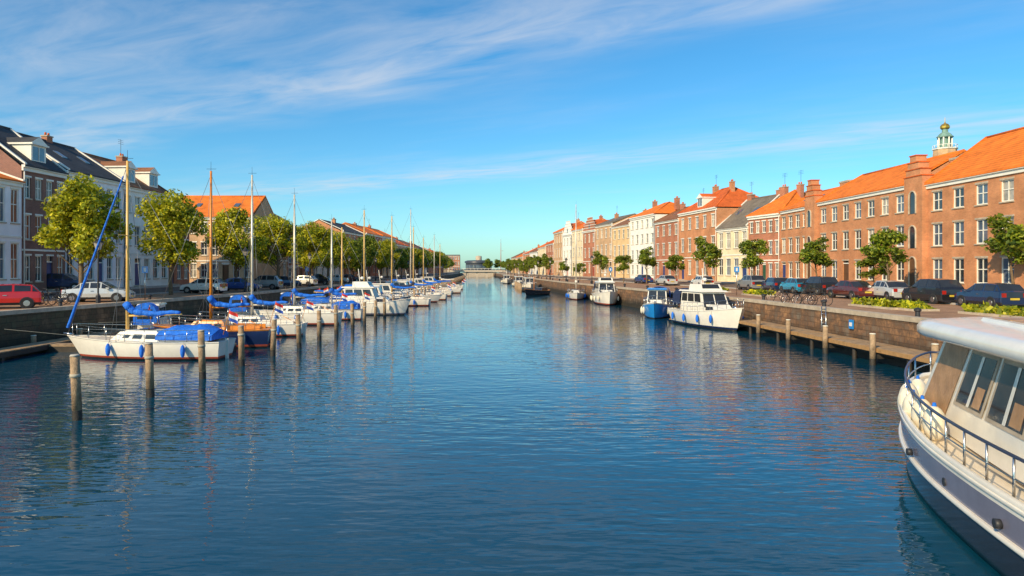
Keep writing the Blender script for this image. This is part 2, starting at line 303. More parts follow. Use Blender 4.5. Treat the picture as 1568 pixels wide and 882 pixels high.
    if rt=='side':
        for d0,d1 in((-c-.03,depth/2),(depth+.3,depth/2)):
            za=e0 if d0<0 else e0-.1
            b_=[P(0,d0,za),P(W,d0,za),P(W,d1,e0+rise),P(0,d1,e0+rise)]
            rf.hexa([p-Vector((0,0,.12)) for p in b_],b_,roof)
        rf.cyl(P(-.02,depth/2,e0+rise),P(W+.02,depth/2,e0+rise),.13,.13,roof,8)
        em=roof if HR.random()<.6 else trim
        for u in(-.005,W+.005-.22):
            for d0,d1 in((-c,depth/2),(depth,depth/2)):
                b_=[P(u,d0,e0),P(u+.22,d0,e0),P(u+.22,d1,e0+rise),P(u,d1,e0+rise)]
                rf.hexa([p+Vector((0,0,.003)) for p in b_],[p+Vector((0,0,.14)) for p in b_],em)
    elif rt=='hip':
        h=min(depth/2,W/2*.9); a=[P(-o,-c,e0),P(W+o,-c,e0),P(W+o,depth+.2,e0),P(-o,depth+.2,e0)]; r0=P(h,depth/2,e0+rise); r1=P(W-h,depth/2,e0+rise)
        rf.face([a[0],a[1],r1,r0],roof);rf.face([a[1],a[2],r1],roof);rf.face([a[2],a[3],r0,r1],roof);rf.face([a[3],a[0],r0],roof);rf.face(a,roof)
        for x,y in((a[0],r0),(a[1],r1),(a[2],r1),(a[3],r0),(r0,r1)): rf.cyl(x,y,.12,.12,roof,6)
    elif rt=='gable':
        rf.face([P(0,.3,e0),P(0,depth,e0),P(W/2,depth,e0+rise),P(W/2,.3,e0+rise)],roof); rf.face([P(W,.3,e0),P(W,depth,e0),P(W/2,depth,e0+rise),P(W/2,.3,e0+rise)],roof)
        wl.face([P(0,depth,ze),P(W,depth,ze),P(W/2,depth,e0+rise)],wall)
        ns=5
        for i in range(ns):
            wdt=W*(1-i/ns*.85); zz=ze+.16+(rise+.5)*i/ns; bx(wl,W/2-wdt/2+.002*i,W/2+wdt/2-.002*i,-.001*i,.35,zz,zz+(rise+.5)/ns+.001,wall)
            bx(tr,W/2-wdt/2-.06,W/2+wdt/2+.06,-.08,.4,zz+(rise+.5)/ns-.08,zz+(rise+.5)/ns+.03,trim)
        q(wn,W/2-.4,W/2+.4,ze+.5,ze+1.7,G1,-.02)
    for cu in chim:
        u=W*cu; cz=ze+rise-.1; cd=depth/2+HR.uniform(-.6,.8); s=HR.uniform(.28,.42); k_=HR.uniform(.55,1.0)
        bx(ch,u-s*1.3,u+s*1.3,cd-s,cd+s,cz-1.5,cz+k_,BR2 if wall in(LAV,WHITEW,CREAM,BR2) else BR1); bx(ch,u-s*1.3-.06,u+s*1.3+.06,cd-s-.06,cd+s+.06,cz+k_+.002,cz+k_+.12,STONE)
        for k in(-.2,.2): ch.cyl(P(u+k,cd,cz+k_+.12),P(u+k,cd,cz+k_+.42),.11,.09,T_RED,8)
        if HR.random()<.4:
            ch.cyl(P(u,cd+.1,cz),P(u,cd+.1,cz+k_+2.0),.025,.02,DARK,5)
            for zz in(1.5,1.7,1.9): ch.cyl(P(u-.5,cd+.1,cz+k_+zz),P(u+.5,cd+.1,cz+k_+zz),.015,.015,DARK,4)
    if rt=='side' and W>6 and W<14 and not dorm:
        for i in range(2):
            u=W*(.3+.4*i)+HR.uniform(-.6,.6); d=depth*.25; k=rise/(depth/2+c+.03); zz=e0+k*(d+c+.03)
            rf.hexa([P(u-.35,d-.45,zz-.45*k+.01),P(u+.35,d-.45,zz-.45*k+.01),P(u+.35,d+.45,zz+.45*k+.01),P(u-.35,d+.45,zz+.45*k+.01)],[P(u-.35,d-.45,zz-.45*k+.09),P(u+.35,d-.45,zz-.45*k+.09),P(u+.35,d+.45,zz+.45*k+.09),P(u-.35,d+.45,zz+.45*k+.09)],G3)
    for i in range(dorm):
        u=W*(i+.5)/dorm; dw=.85; z0=ze+.5; z1=ze+2.1; dd=.5
        bx(wl,u-dw,u+dw,dd,dd+2.6,z0,z1,TRIM); bx(rf,u-dw-.15,u+dw+.15,dd-.2,dd+2.9,z1+.002,z1+.14,trim)
        q(wn,u-dw+.2,u+dw-.2,z0+.35,z1-.15,G3,dd-.01); bx(wn,u-.04,u+.04,dd-.04,dd-.012,z0+.35,z1-.15,frame)
        rf.face([P(u-dw-.1,dd-.1,z1+.145),P(u+dw+.1,dd-.1,z1+.145),P(u,dd-.1,z1+.75)],trim)
        rf.face([P(u-dw-.1,dd-.1,z1+.145),P(u,dd-.1,z1+.75),P(u,dd+3.2,z1+.75),P(u-dw-.1,dd+2.6,z1+.145)],roof);rf.face([P(u+dw+.1,dd-.1,z1+.145),P(u,dd-.1,z1+.75),P(u,dd+3.2,z1+.75),P(u+dw+.1,dd+2.6,z1+.145)],roof)
    for mb,nm in((wl,'walls'),(wn,'windows'),(rf,'roof'),(dr,'door'),(ch,'chimney'),(tr,'trim')): mb.build(nm,parent=e)
    return e
def gabletower(name,A,B,side,zb,zt,wall):
    U=(B-A);W=U.length;U.normalize();n=Vector((-U.y,U.x,0)); n=-n if n.x*side>0 else n
    e=empty(name,(A.x,A.y,0)); P=lambda u,d,z:U*u-n*d+Vector((0,0,z)); mb=MB();tr=MB();gl=MB()
    def bx(m_,u0,u1,d0,d1,z0,z1,m): m_.hexa([P(u0,d0,z0),P(u1,d0,z0),P(u1,d1,z0),P(u0,d1,z0)],[P(u0,d0,z1),P(u1,d0,z1),P(u1,d1,z1),P(u0,d1,z1)],m)
    bx(mb,0,W,-.45,9,zb-.6,zt-2.0,wall)
    for i,(f,h0,h1) in enumerate(((1.0,2.0,1.4),(.8,1.4,.8),(.6,.8,.2),(.35,.2,-.4))):
        c=W/2; bx(mb,c-W*f/2+.01,c+W*f/2-.01,-.44,.5-i*.01,zt-h0+.001,zt-h1,wall); bx(tr,c-W*f/2-.06,c+W*f/2+.06,-.5,.55,zt-h1+.002,zt-h1+.09,T_RED)
    bx(mb,W*.1,W*.9,3.5,4.8,zt-2,zt+.2,wall); bx(mb,W*.05,W*.95,3.45,4.85,zt+.202,zt+.4,STONE)
    for z0 in(zb+.2,zb+3.6,zb+6.6):
        hh=2.2 if z0==zb+.2 else 1.5
        r=W*.15; pts=[P(W/2-r,-.47,z0),P(W/2+r,-.47,z0)]+[P(W/2+r*math.cos(a),-.47,z0+hh+r*math.sin(a)) for a in np.linspace(0,math.pi,8)]
        gl.face(pts,G1 if z0>zb+1 else DOORS[3])
        arc=[P(W/2+(r+.09)*math.cos(a),-.5,z0+hh+(r+.09)*math.sin(a)) for a in np.linspace(0,math.pi,9)]
        tr.path([P(W/2+r+.09,-.5,z0)]+arc+[P(W/2-r-.09,-.5,z0)],.08,STONE,5)
    mb.build('walls',parent=e);tr.build('trim',parent=e);gl.build('windows',parent=e)
def R(pl,side,p0,p1,ey,rise,name,**kw):
    a=hit(pl,p0); b=hit(pl,p1)
    if a.y>b.y: a,b=b,a
    D=(a.y+b.y)/2; ze=wz(ey,D); return house(name,a,b,side,2.7,ze,rise,**kw)
RG=[G1,G2,G1,G3]
house('long_brick_house',hit(FR,1660),hit(FR,1420),1,2.7,11.6,3.9,3,6,BR1,T_OR,chim=(),glass=RG,ww=1.25,whf=.62,corn=.25)
house('long_brick_house',hit(FR,1390),hit(FR,1253),1,2.7,11.9,3.0,3,7,BR1,T_OR,chim=(),glass=RG,ww=1.2,corn=.25)
gabletower('brick_stair_gable',hit(FR,1420),hit(FR,1392),1,2.7,13.9,BR1)
gabletower('brick_stair_gable',hit(FR,1253),hit(FR,1238),1,2.7,14.2,BR1)
R(FR,1,1195,1238,321,2.4,'brick_house',floors=3,cols=4,wall=BR1,roof=T_OR,chim=(),glass=RG,corn=.25)
R(FR,1,1146,1195,331,3.4,'brick_house',floors=3,cols=5,wall=BR2,roof=T_OR,rt='hip',chim=(.35,.8),glass=RG)
R(FR,1,1098,1146,350,4.4,'cream_house',floors=2,cols=4,wall=CREAM,roof=T_GR,chim=(.05,.9))
R(FR,1,1040,1098,324,3.6,'brick_house',floors=3,cols=5,wall=BR1,roof=T_RED,rt='hip',chim=(.3,.75),dorm=1)
R(FR,1,1003,1040,339,2.6,'brick_house',floors=3,cols=4,wall=BR2,roof=T_BR,chim=(.1,.9))
R(FR,1,965,1003,332,2.6,'white_house',floors=4,cols=5,wall=WHITEW,roof=T_OR,chim=(.1,.9),rt='hip')
R(FR,1,938,965,346,2.4,'yellow_house',floors=3,cols=4,wall=YEL,roof=T_BR,chim=(.5,))
R(FR,1,912,938,345,2.0,'tan_brick_house',floors=3,cols=4,wall=BR3,roof=T_GR,chim=(.9,))
R(FR,1,893,912,354,2.6,'brick_gable_house',floors=3,cols=3,wall=BR2,roof=T_RED,rt='gable',chim=())
R(FR,1,876,893,352,2.4,'cream_house',floors=3,cols=4,wall=CREAM,roof=T_OR,chim=(.1,))
R(FR,1,862,876,360,3,'white_gable_house',floors=3,cols=3,wall=WHITEW,roof=T_RED,rt='gable',chim=())
R(FR,1,848,862,356,2.5,'tan_brick_house',floors=3,cols=4,wall=BR3,roof=T_OR,chim=(.2,))
for i,(p0,p1,ey) in enumerate([(836,848,374),(824,836,379),(812,824,386),(801,812,389),(791,801,394),(783,791,395)]):
    R(FR,1,p0,p1,ey,2.5,['brick_house','cream_house','white_house'][i%3],floors=3,cols=4,wall=[BR2,CREAM,WHITEW,BR1,BR3,YEL][i],roof=[T_RED,T_OR,T_BR][i%3],chim=(.5,))
# left row
R(FL,-1,-110,33,270,1.8,'white_house',floors=2,cols=6,wall=LAV,roof=T_OR,chim=(),ww=1.6,whf=.62,glass=[G3,G4,G2])
R(FL,-1,33,100,262,3.9,'purple_brick_house',floors=3,cols=4,wall=BR4,roof=T_SL,dorm=1,glass=[G1,G4,G2],chim=())
R(FL,-1,100,188,273,3.4,'white_house',floors=3,cols=6,wall=LAV,roof=T_SL,chim=(.55,))
R(FL,-1,188,258,293,3.4,'white_house',floors=3,cols=5,wall=WHITEW,roof=T_BR,dorm=2,chim=(.85,))
R(FL,-1,258,290,325,2.5,'brick_house',floors=3,cols=3,wall=BR2,roof=T_RED,chim=())
house('orange_roof_house',Vector((-41.5,90,0)),Vector((-30.2,90,0)),-1,2.7,11.3,3.2,3,8,BR3,T_OR,depth=11,chim=(),nrm=(0,-1,0))
R(FL,-1,392,440,338,2.8,'dark_roof_house',floors=3,cols=5,wall=BR3,roof=T_SL,chim=(.95,))
for i,(p0,p1,ey) in enumerate([(440,480,368),(480,524,370),(524,560,358),(560,585,360),(585,606,364),(606,624,376),(624,640,379),(640,655,383),(655,668,388),(668,679,391)]):
    R(FL,-1,p0,p1,ey,2.4,['brick_house','white_house','brick_house'][i%3],floors=3,cols=5,wall=[BR2,WHITEW,BR1,BR2,CREAM,BR3][i%6],roof=[T_RED,T_BR,T_SL,T_OR,T_OR][i%5],chim=(.5,))
for (x,y,w_,h,c) in [(60,110,14,7,T_OR),(55,150,14,8,T_RED)]:
    house('back_street_house',Vector((x,y,0)),Vector((x,y+w_,0)),1 if x>0 else -1,2.7,h+2,4,3,5,BR2,c)
# ---------------------------------------------------------------- church tower
t=MB(); X=wx(1447,200)
t.lathe((0,0,0),[(4,2),(4,36),(3.2,36.2),(3.0,39.2),(3.0,39.4)],BR3,8)
t.lathe((0,0,0),[(3.0,39.3),(3.3,39.5),(3.3,39.8),(0,39.85)],TRIM,8)
for j in range(16):
    a=2*math.pi*j/16; t.cyl((3.1*math.cos(a),3.1*math.sin(a),39.8),(3.1*math.cos(a),3.1*math.sin(a),40.7),.07,.07,TRIM,5)
t.lathe((0,0,0),[(3.15,40.65),(3.2,40.7),(3.15,40.8),(3.0,40.75)],TRIM,16)
t.lathe((0,0,0),[(1.35,39.8),(1.35,43.0)],COPP,8)
for j in range(8):
    a=2*math.pi*j/8; t.cyl((1.75*math.cos(a),1.75*math.sin(a),39.8),(1.75*math.cos(a),1.75*math.sin(a),43.0),.2,.2,TRIM,6)
t.lathe((0,0,0),[(1.9,42.9),(2.2,43.1),(2.2,43.3),(1.9,43.5),(1.5,44.1),(.8,44.6),(.8,45.6)],COPP,8)
t.lathe((0,0,0),[(1.0,45.5),(1.25,45.8),(1.3,46.3),(.9,46.9),(.3,47.2),(.12,47.6),(.05,49)],GOLD,8)
t.build('church_tower',(X,200,0))
# ---------------------------------------------------------------- far end
b=MB(); GR=mat('concrete',(.55,.46,.36),.8,var=.2)
b.box(-26,26,384,391,2.9,3.9,GR)
for x in(-8,-2.5,3): b.box(x-.6,x+.6,385,390,-1,2.9,GR)
for x in range(-26,27,2): b.cyl((x,384.2,3.9),(x,384.2,4.9),.08,.08,TRIM,5)
b.box(-26,26,384.15,384.25,4.75,4.9,TRIM); b.build('road_bridge')
b=MB(); FG=mat('dark_cladding',(.06,.07,.09),.4)
b.lathe((0,0,0),[(9.2,2),(9.2,9)],FG,24); b.lathe((0,0,0),[(9.9,8.8),(9.9,10),(8,10.6),(0,10.8)],FG,24); b.lathe((0,0,0),[(2.2,10.5),(2.2,13.5),(0,14)],STONE,16)
b.lathe((0,0,0),[(9.32,5.2),(9.32,7.2)],G3,24); b.build('round_station_building',(wx(733,480),480,0))
house('office_block',Vector((wx(681,440),440,0)),Vector((wx(704,440),440,0)),-1,2.7,13,.6,3,6,BR2,T_GR,depth=10,chim=(),nrm=(0,-1,0))
b=MB(); b.cyl((0,0,2),(0,0,21),.3,.1,REDB,8); b.cyl((0,0,16),(1.6,0,16),.1,.1,GR); b.cyl((0,0,21),(0,0,23.5),.08,.05,REDB); b.build('radio_mast',(wx(767,430),430,0))
# ---------------------------------------------------------------- trees
def leafmat(name,ca,cb,cc):
    m=bpy.data.materials.new(name); t,N,L,b=nt(m); b.inputs['Roughness'].default_value=.5
    g=N.new('ShaderNodeNewGeometry'); cr=N.new('ShaderNodeValToRGB'); e=cr.color_ramp.elements; e[0].color=(*ca,1); e[1].color=(*cc,1); k=e.new(.5); k.color=(*cb,1); L.new(g.outputs['Random Per Island'],cr.inputs[0])
    n=N.new('ShaderNodeTexNoise'); n.inputs['Scale'].default_value=.9; L.new(g.outputs['Position'],n.inputs['Vector'])
    r=N.new('ShaderNodeMapRange'); r.inputs[1].default_value=.35; r.inputs[2].default_value=.65; r.inputs[3].default_value=.6; r.inputs[4].default_value=1.25; L.new(n.outputs['Fac'],r.inputs[0])
    mx=N.new('ShaderNodeVectorMath'); mx.operation='SCALE'; L.new(cr.outputs[0],mx.inputs[0]); L.new(r.outputs[0],mx.inputs['Scale']); L.new(mx.outputs[0],b.inputs['Base Color'])
    tr=N.new('ShaderNodeBsdfTranslucent'); L.new(mx.outputs[0],tr.inputs['Color']); ms=N.new('ShaderNodeMixShader'); ms.inputs[0].default_value=.42
    L.new(b.outputs[0],ms.inputs[1]); L.new(tr.outputs[0],ms.inputs[2]); L.new(ms.outputs[0],N['Material Output'].inputs[0]); return m
LF1=leafmat('foliage_lime',(.13,.19,.01),(.47,.48,.015),(.80,.68,.03)); LF2=leafmat('foliage_green',(.07,.13,.012),(.20,.28,.02),(.42,.42,.03))
BARK=mat('bark',(.2,.13,.07),.9,var=.4,scale=6,bump=.6)
def tree_mesh(name,seed,Ht,cr,cb,nl,ls,leaf,nb=26,tr=.2,blob=.33,squash=1.0):
    rs=np.random.default_rng(seed); mb=MB(); pts=[Vector((0,0,-.3))]
    for i in range(1,7): pts.append(Vector((rs.normal(0,.05)*i**.5,rs.normal(0,.05)*i**.5,(Ht*.82)*i/6)))
    for i in range(6): mb.cyl(pts[i],pts[i+1],tr*(1-.8*i/6),tr*(1-.8*(i+1)/6),BARK,8,False)
    zc=(Ht+cb)/2; hh=(Ht-cb)/2; bl=[]
    for i in range(nb):
        while True:
            p=rs.uniform(-1,1,3)
            if p@p<=1 and p@p>.08: break
        taper=1-.35*max(p[2],0)-.15*max(-p[2],0)
        r=cr*blob*rs.uniform(.65,1.25); c=np.array([p[0]*(cr-r*.6)*taper,p[1]*(cr-r*.6)*taper,zc+p[2]*(hh-r*.6)*squash]); bl.append((c,r))
        s=Vector((0,0,max(cb*.7,min(Ht*.75,c[2]-abs(p[0])*cr*.8-.3)))); mid=s.lerp(Vector(c),.5)+Vector((0,0,-.1)); mb.cyl(s,mid,tr*.3,tr*.2,BARK,5,False); mb.cyl(mid,c,tr*.2,.015,BARK,5,False)
    vol=np.array([r**2 for c,r in bl]); vol/=vol.sum(); idx=rs.choice(nb,nl,p=vol)
    C=np.array([bl[i][0] for i in idx]); Rr=np.array([bl[i][1] for i in idx])
    d=rs.normal(size=(nl,3)); d/=np.linalg.norm(d,axis=1)[:,None]; rad=rs.uniform(.25,1.2,nl)**.6; P=C+d*(Rr*rad)[:,None]*np.array([1,1,.8])
    nn=d*.6+rs.normal(size=(nl,3))*.6+np.array([0,0,.3]); nn/=np.linalg.norm(nn,axis=1)[:,None]; a=np.cross(nn,rs.normal(size=(nl,3))); a/=np.linalg.norm(a,axis=1)[:,None]; b=np.cross(nn,a)
    sz=ls*rs.uniform(.6,1.3,nl)[:,None]
    q=np.stack([P-a*sz,P-b*sz*.55,P+a*sz,P+b*sz*.55],1).reshape(-1,3)
    i0=len(mb.v); mb.v+=list(map(tuple,q)); k=mb.mi(leaf); mb.f+=[(i0+4*j,i0+4*j+1,i0+4*j+2,i0+4*j+3) for j in range(nl)]; mb.m+=[k]*nl; mb.s+=[False]*nl
    return mb.mesh(name)
BIG=[tree_mesh('lime_tree_mesh',10+i,9.5,3.5,2.4,9500,.165,LF1,nb=38,blob=.28) for i in range(3)]
BIGD=[tree_mesh('tree_mesh',20+i,9.2,3.6,2.0,6000,.22,LF2,nb=32,blob=.31) for i in range(2)]
YOU=[tree_mesh('young_tree_mesh',30+i,6.2,1.7,1.7,2600,.15,LF2,nb=17,tr=.1,blob=.33) for i in range(4)]
for k,(px,D,s) in enumerate([(126,50,1.0),(262,62,1.02),(362,76,1.0),(425,85,1.0),(478,96,.97)]):
    x=wx(px,D); inst('lime_tree',BIG[k%3],(x,D,gz(x,D)),k*1.3+.4,s)
D=104; k=0
while D<380:
    x=lx(QL,D)-5.5+random.uniform(-.5,.5); inst('lime_tree',(BIG+BIGD)[k%5],(x,D,gz(x,D)),k*2.1,random.uniform(.85,1.08)); D+=8.5+random.uniform(-1,3); k+=1
for k,(px,py,D) in enumerate([(1550,316,47.5),(1360,334,55),(1250,358,66),(1155,360,78),(1083,355,88),(1035,382,100),(990,374,108),(955,387,118),(920,380,130),(888,398,140),(862,398,155),(1338,388,60)]):
    x=wx(px,D); g=gz(x,D); h=wz(py,D)-g; inst('young_tree',YOU[k%4],(x,D,g),k*1.7,(h/6.2*.5+.62,h/6.2*.5+.62,h/6.2))
for k in range(16):
    D=170+k*14; x=lx(QR,D)+3.5; inst('street_tree',(YOU+BIGD)[k%6],(x,D,gz(x,D)),k,1.1 if k%6<4 else .6)
for k in range(22):
    x=-60+k*6.5+random.uniform(-2,2)
    if -20<x<3: continue
    inst('distant_tree',BIGD[k%2],(x,455+random.uniform(-8,30),2.6),k,1.0)
def shrub(loc,L_,Wd,h,n=900):
    rs=np.random.default_rng(int(abs(loc[0]*10+loc[1]))); mb=MB()
    P=np.stack([rs.uniform(-L_/2,L_/2,n),rs.uniform(-Wd/2,Wd/2,n),np.zeros(n)],1); P[:,2]=rs.uniform(0,1,n)**.6*h*(.6+.4*np.sin(P[:,0]*3+1))
    a=rs.normal(size=(n,3))*.09; b=rs.normal(size=(n,3))*.07
    for j in range(n): mb.face([P[j]-a[j],P[j]-b[j],P[j]+a[j],P[j]+b[j]],LF1 if j%3 else LF2)
    mb.box(-L_/2-.1,L_/2+.1,-Wd/2-.1,Wd/2+.1,-.1,.12,STONE); mb.build('shrub_bed',loc,math.pi/2)
for px,py,l in((1348,470,4.5),(1545,484,5),(1162,452,4),(1400,474,2),(1095,446,5)):
    D=2.35*F/(py-HY); x=wx(px,D); shrub((x,D,gz(x,D)),l,1.3,.5)
# ---------------------------------------------------------------- cars
def car_mesh(name,paint,kind='hatch'):
    mb=MB(); r=1.46 if kind!='suv' else 1.66; up=0 if kind!='suv' else .1
    if kind=='sedan': st=[(-2.25,.62,.62,.74),(-2.2,.88,.88,.82),(-1.55,.95,.97,.86),(-1.0,.95,1.36,.87),(-.4,.95,1.44,.87),(.35,.95,1.42,.87),(1.1,.95,.97,.86),(1.85,.84,.84,.83),(2.15,.7,.7,.78),(2.25,.5,.5,.7)]
    else: st=[(-2.05,.62,.62,.76),(-2.02,.95,.95,.82),(-1.92,.97+up,1.02+up,.84),(-1.55,.97+up,r-.06,.86),(-.6,.96+up,r,.87),(.25,.95+up,r-.03,.87),(1.1,.93+up,.96+up,.86),(1.75,.85+up,.85+up,.83),(2.02,.7,.7,.78),(2.1,.5,.5,.7)]
    P_=mat('car_paint_'+name,paint,.25,.2,var=.08,coat=.8)
    def sec(s,sg):
        x,zb_,zr,w=s; hi=zr>zb_+.1; wr=w*.76 if hi else w*.86
        return [Vector((x,sg*w*.92,.22)),Vector((x,sg*w,.36)),Vector((x,sg*w*1.01,min(.62,zb_))),Vector((x,sg*w*.96,zb_)),Vector((x,sg*wr,zr)),Vector((x,0,zr+.03))]
    for a,b in zip(st[:-1],st[1:]):
        gl=abs(a[2]-b[2])>.28
        for sg in(1,-1):
            A=sec(a,sg);B=sec(b,sg)
            for k in range(5):
                m=P_ if k in(1,2,3) else (DARK if k==0 else (BGLASS if gl else P_)); mb.face([A[k],B[k],B[k+1],A[k+1]],m,k!=4)
            if a[2]>a[1]+.1 or b[2]>b[1]+.1: mb.panel([A[3],B[3],B[4],A[4]],.07,.93,.12,.9,BGLASS,.008)
    for s in(st[0],st[-1]):
        A=sec(s,1);B=sec(s,-1); mb.face(A[:5]+B[:5][::-1],P_)
    L0,L1=st[0][0],st[-1][0]
    for x in(L0+.75,L1-.85):
        for sg in(1,-1):
            mb.cyl((x,sg*.60,.32),(x,sg*.885,.32),.37,.37,DARK,18); mb.cyl((x,sg*.66,.31),(x,sg*.9,.31),.315,.315,RUB,18); mb.cyl((x,sg*.8,.31),(x,sg*.912,.31),.2,.18,STEEL,10)
    tl=mat('tail_light',(.4,.02,.01),.2); hl=mat('head_light',(.7,.7,.68),.1)
    for sg in(1,-1):
        mb.box(L0-.015,L0+.12,sg*.62-.13,sg*.62+.13,.66,.9,tl); mb.box(L1-.2,L1-.01,sg*.56-.15,sg*.56+.15,.5,.66,hl)
        mb.box(.75,.95,sg*.95-.08,sg*.95+.08,.93+up,1.06+up,P_); mb.box(-.3,-.1,sg*.872-.015,sg*.872+.015,.78,.82,STEEL)
    mb.box(L0-.03,L0+.1,-.26,.26,.5,.62,mat('number_plate',(.7,.5,.05),.5)); mb.box(L1-.1,L1+.025,-.26,.26,.34,.45,mat('number_plate',(.7,.5,.05),.5)); mb.box(L1-.12,L1+.01,-.4,.4,.5,.6,DARK)
    mb.box(L0-.04,L1+.01,-.7,.7,.2,.26,DARK)
    return mb.mesh('car_'+name)
CM={}
for n_,c_,k_ in(('red',(.65,.02,.015),'hatch'),('silver',(.6,.6,.58),'sedan'),('white',(.84,.82,.76),'hatch'),('blue',(.02,.06,.22),'sedan'),('teal',(.02,.28,.45),'hatch'),('black',(.02,.02,.025),'suv'),('maroon',(.12,.02,.02),'sedan'),('grey',(.28,.28,.28),'suv'),('navy',(.015,.035,.1),'hatch')): CM[n_]=car_mesh(n_,c_,k_)
def pcar(px,py,c,rz,dz=0):
    D=2.36*F/(py-HY)
    x=wx(px,D)
    for _ in range(6):
        D=(H-gz(x,D))*F/(py-HY); x=wx(px,D)
    inst('parked_car',CM[c],(x,D,gz(x,D)+.005),rz)
for a in [(4,472,'red',math.pi+.5),(152,462,'silver',.2),(312,449,'white',math.pi-.1),(366,446,'blue',.1),(404,443,'grey',3.1),(436,440,'navy',.2),(462,438,'white',3),(487,436,'black',0),(512,434,'silver',3.1),(535,432,'maroon',.1),(98,455,'navy',.1)]: pcar(*a)
for a in [(1187,446,'navy',1.5),(1219,449,'teal',1.55),(1254,451,'black',1.6),(1303,457,'maroon',1.62),(1360,459,'silver',1.5),(1427,464,'black',1.6),(1515,470,'navy',1.55),(1150,444,'grey',1.6),(1075,440,'white',1.6),(1020,437,'silver',1.7),(985,434,'blue',1.7)]: pcar(*a)
# ---------------------------------------------------------------- bicycles, lamps, bollards, signs
bk=MB()
for x in(-.52,.52):
    pts=[(x+.34*math.cos(a),0,.34+.34*math.sin(a)) for a in np.linspace(0,2*math.pi,17)]; bk.path(pts,.02,RUB,5)
    for a in np.linspace(0,math.pi,5)[:-1]: bk.cyl((x+.33*math.cos(a),0,.34+.33*math.sin(a)),(x-.33*math.cos(a),0,.34-.33*math.sin(a)),.006,.006,STEEL,4)
def segs(mb,pts,r,m,n):
    for a,b in zip(pts[:-1],pts[1:]): mb.cyl(a,b,r,r,m,n)
segs(bk,[(-.52,0,.34),(-.1,0,.32),(.38,0,.78),(-.22,0,.8),(-.1,0,.32)],.02,DARK,6); segs(bk,[(-.52,0,.34),(-.22,0,.8),(-.26,0,.95)],.017,DARK,6); segs(bk,[(.52,0,.34),(.36,0,.85),(.33,0,1.05)],.02,DARK,6)
segs(bk,[(.2,-.28,1.05),(.33,0,1.08),(.2,.28,1.05)],.015,DARK,6); bk.box(-.4,-.14,-.08,.08,.94,1.0,DARK); bk.box(-.75,-.35,-.07,.07,.7,.73,DARK)
bme=bk.mesh('bicycle_mesh')
for px,D,r in((1212,46,.4),(1232,45,.1),(1252,44.5,-.2),(62,44,.9),(80,45,.5),(92,46,1.2),(1190,50,.2)):
    x=wx(px,D); inst('bicycle',bme,(x,D,gz(x,D)),r,1.05)
lm=MB(); lm.lathe((0,0,0),[(.16,0),(.16,.5),(.09,.6),(.06,.7),(.05,3.6),(.09,3.65),(.05,3.75)],DARK,8); lm.hexa([(-.13,-.13,3.75),(.13,-.13,3.75),(.13,.13,3.75),(-.13,.13,3.75)],[(-.22,-.22,4.25),(.22,-.22,4.25),(.22,.22,4.25),(-.22,.22,4.25)],G2)
lm.lathe((0,0,0),[(.34,4.25),(.3,4.3),(.1,4.5),(.04,4.65),(0,4.7)],DARK,8)
for sx in(-1,1):
    for sy in(-1,1): lm.cyl((.13*sx,.13*sy,3.75),(.22*sx,.22*sy,4.26),.018,.018,DARK,4)
lme=lm.mesh('street_lamp_mesh')
for D in list(range(44,320,22)):
    for Q,s in((QL,-1),(QR,1)):
        x=lx(Q,D)+s*2.2
        if s>0 and D<100: continue
        inst('street_lamp',lme,(x,D+ (4 if s<0 else 0),gz(x,D)))
bo=MB(); bo.lathe((0,0,0),[(.16,0),(.14,.45),(.22,.5),(.22,.62),(.1,.7),(0,.72)],DARK,12); bme2=bo.mesh('bollard_mesh')
for D in range(24,200,9):
    for Q,s in((QL,-1),(QR,1)): x=lx(Q,D)+s*.9; inst('mooring_bollard',bme2,(x,D,gz(x,D)),0,.75)
for px,D in((1128,62),(935,92),(222,52),(470,88)):
    mb=MB(); mb.cyl((0,0,0),(0,0,2.6),.035,.035,STEEL,8); mb.box(-.22,.22,-.03,.03,2.1,2.6,BLUEH); mb.box(-.08,.08,-.034,-.031,2.2,2.5,FW_); x=wx(px,D); mb.build('traffic_sign',(x,D,gz(x,D)))
# ---------------------------------------------------------------- piles, jetties
def pile(x,y,zt,r=.14,n='mooring_pile'):
    mb=MB(); tx=random.uniform(-.07,.07); ty=random.uniform(-.05,.05)
    mb.cyl((-tx*.6,-ty*.6,-1.2),(0,0,.3),r,r,WOODD,12,False); mb.cyl((0,0,.3),(tx,ty,zt),r,r*.93,WOODP,12); mb.cyl((tx,ty,zt),(tx,ty,zt+.05),r*1.02,r*.8,mat('pile_cap',(.5,.45,.38),.7),12)
    f=random.uniform(.6,.8); mb.cyl((tx*f,ty*f,zt*f),(tx*f,ty*f,zt*f+.1),r*1.12,r*1.12,ROPE,12); mb.build(n,(x,y,0))
for px,py,pt in [(118,643,545),(230,608,527),(310,580,507),(370,560,500),(418,545,490),(458,533,482),(489,522,476),(515,512,468),(540,503,466),(558,497,463),(575,491,460),(589,486,456),(602,481,452),(613,476,450),(624,471,447)]:
    D=H*F/(py-HY); pile(wx(px,D),D,wz(pt,D),.14)
D=84
while D<290: pile(-8.2+.006*(D-84),D,1.9,.15); D+=4.6
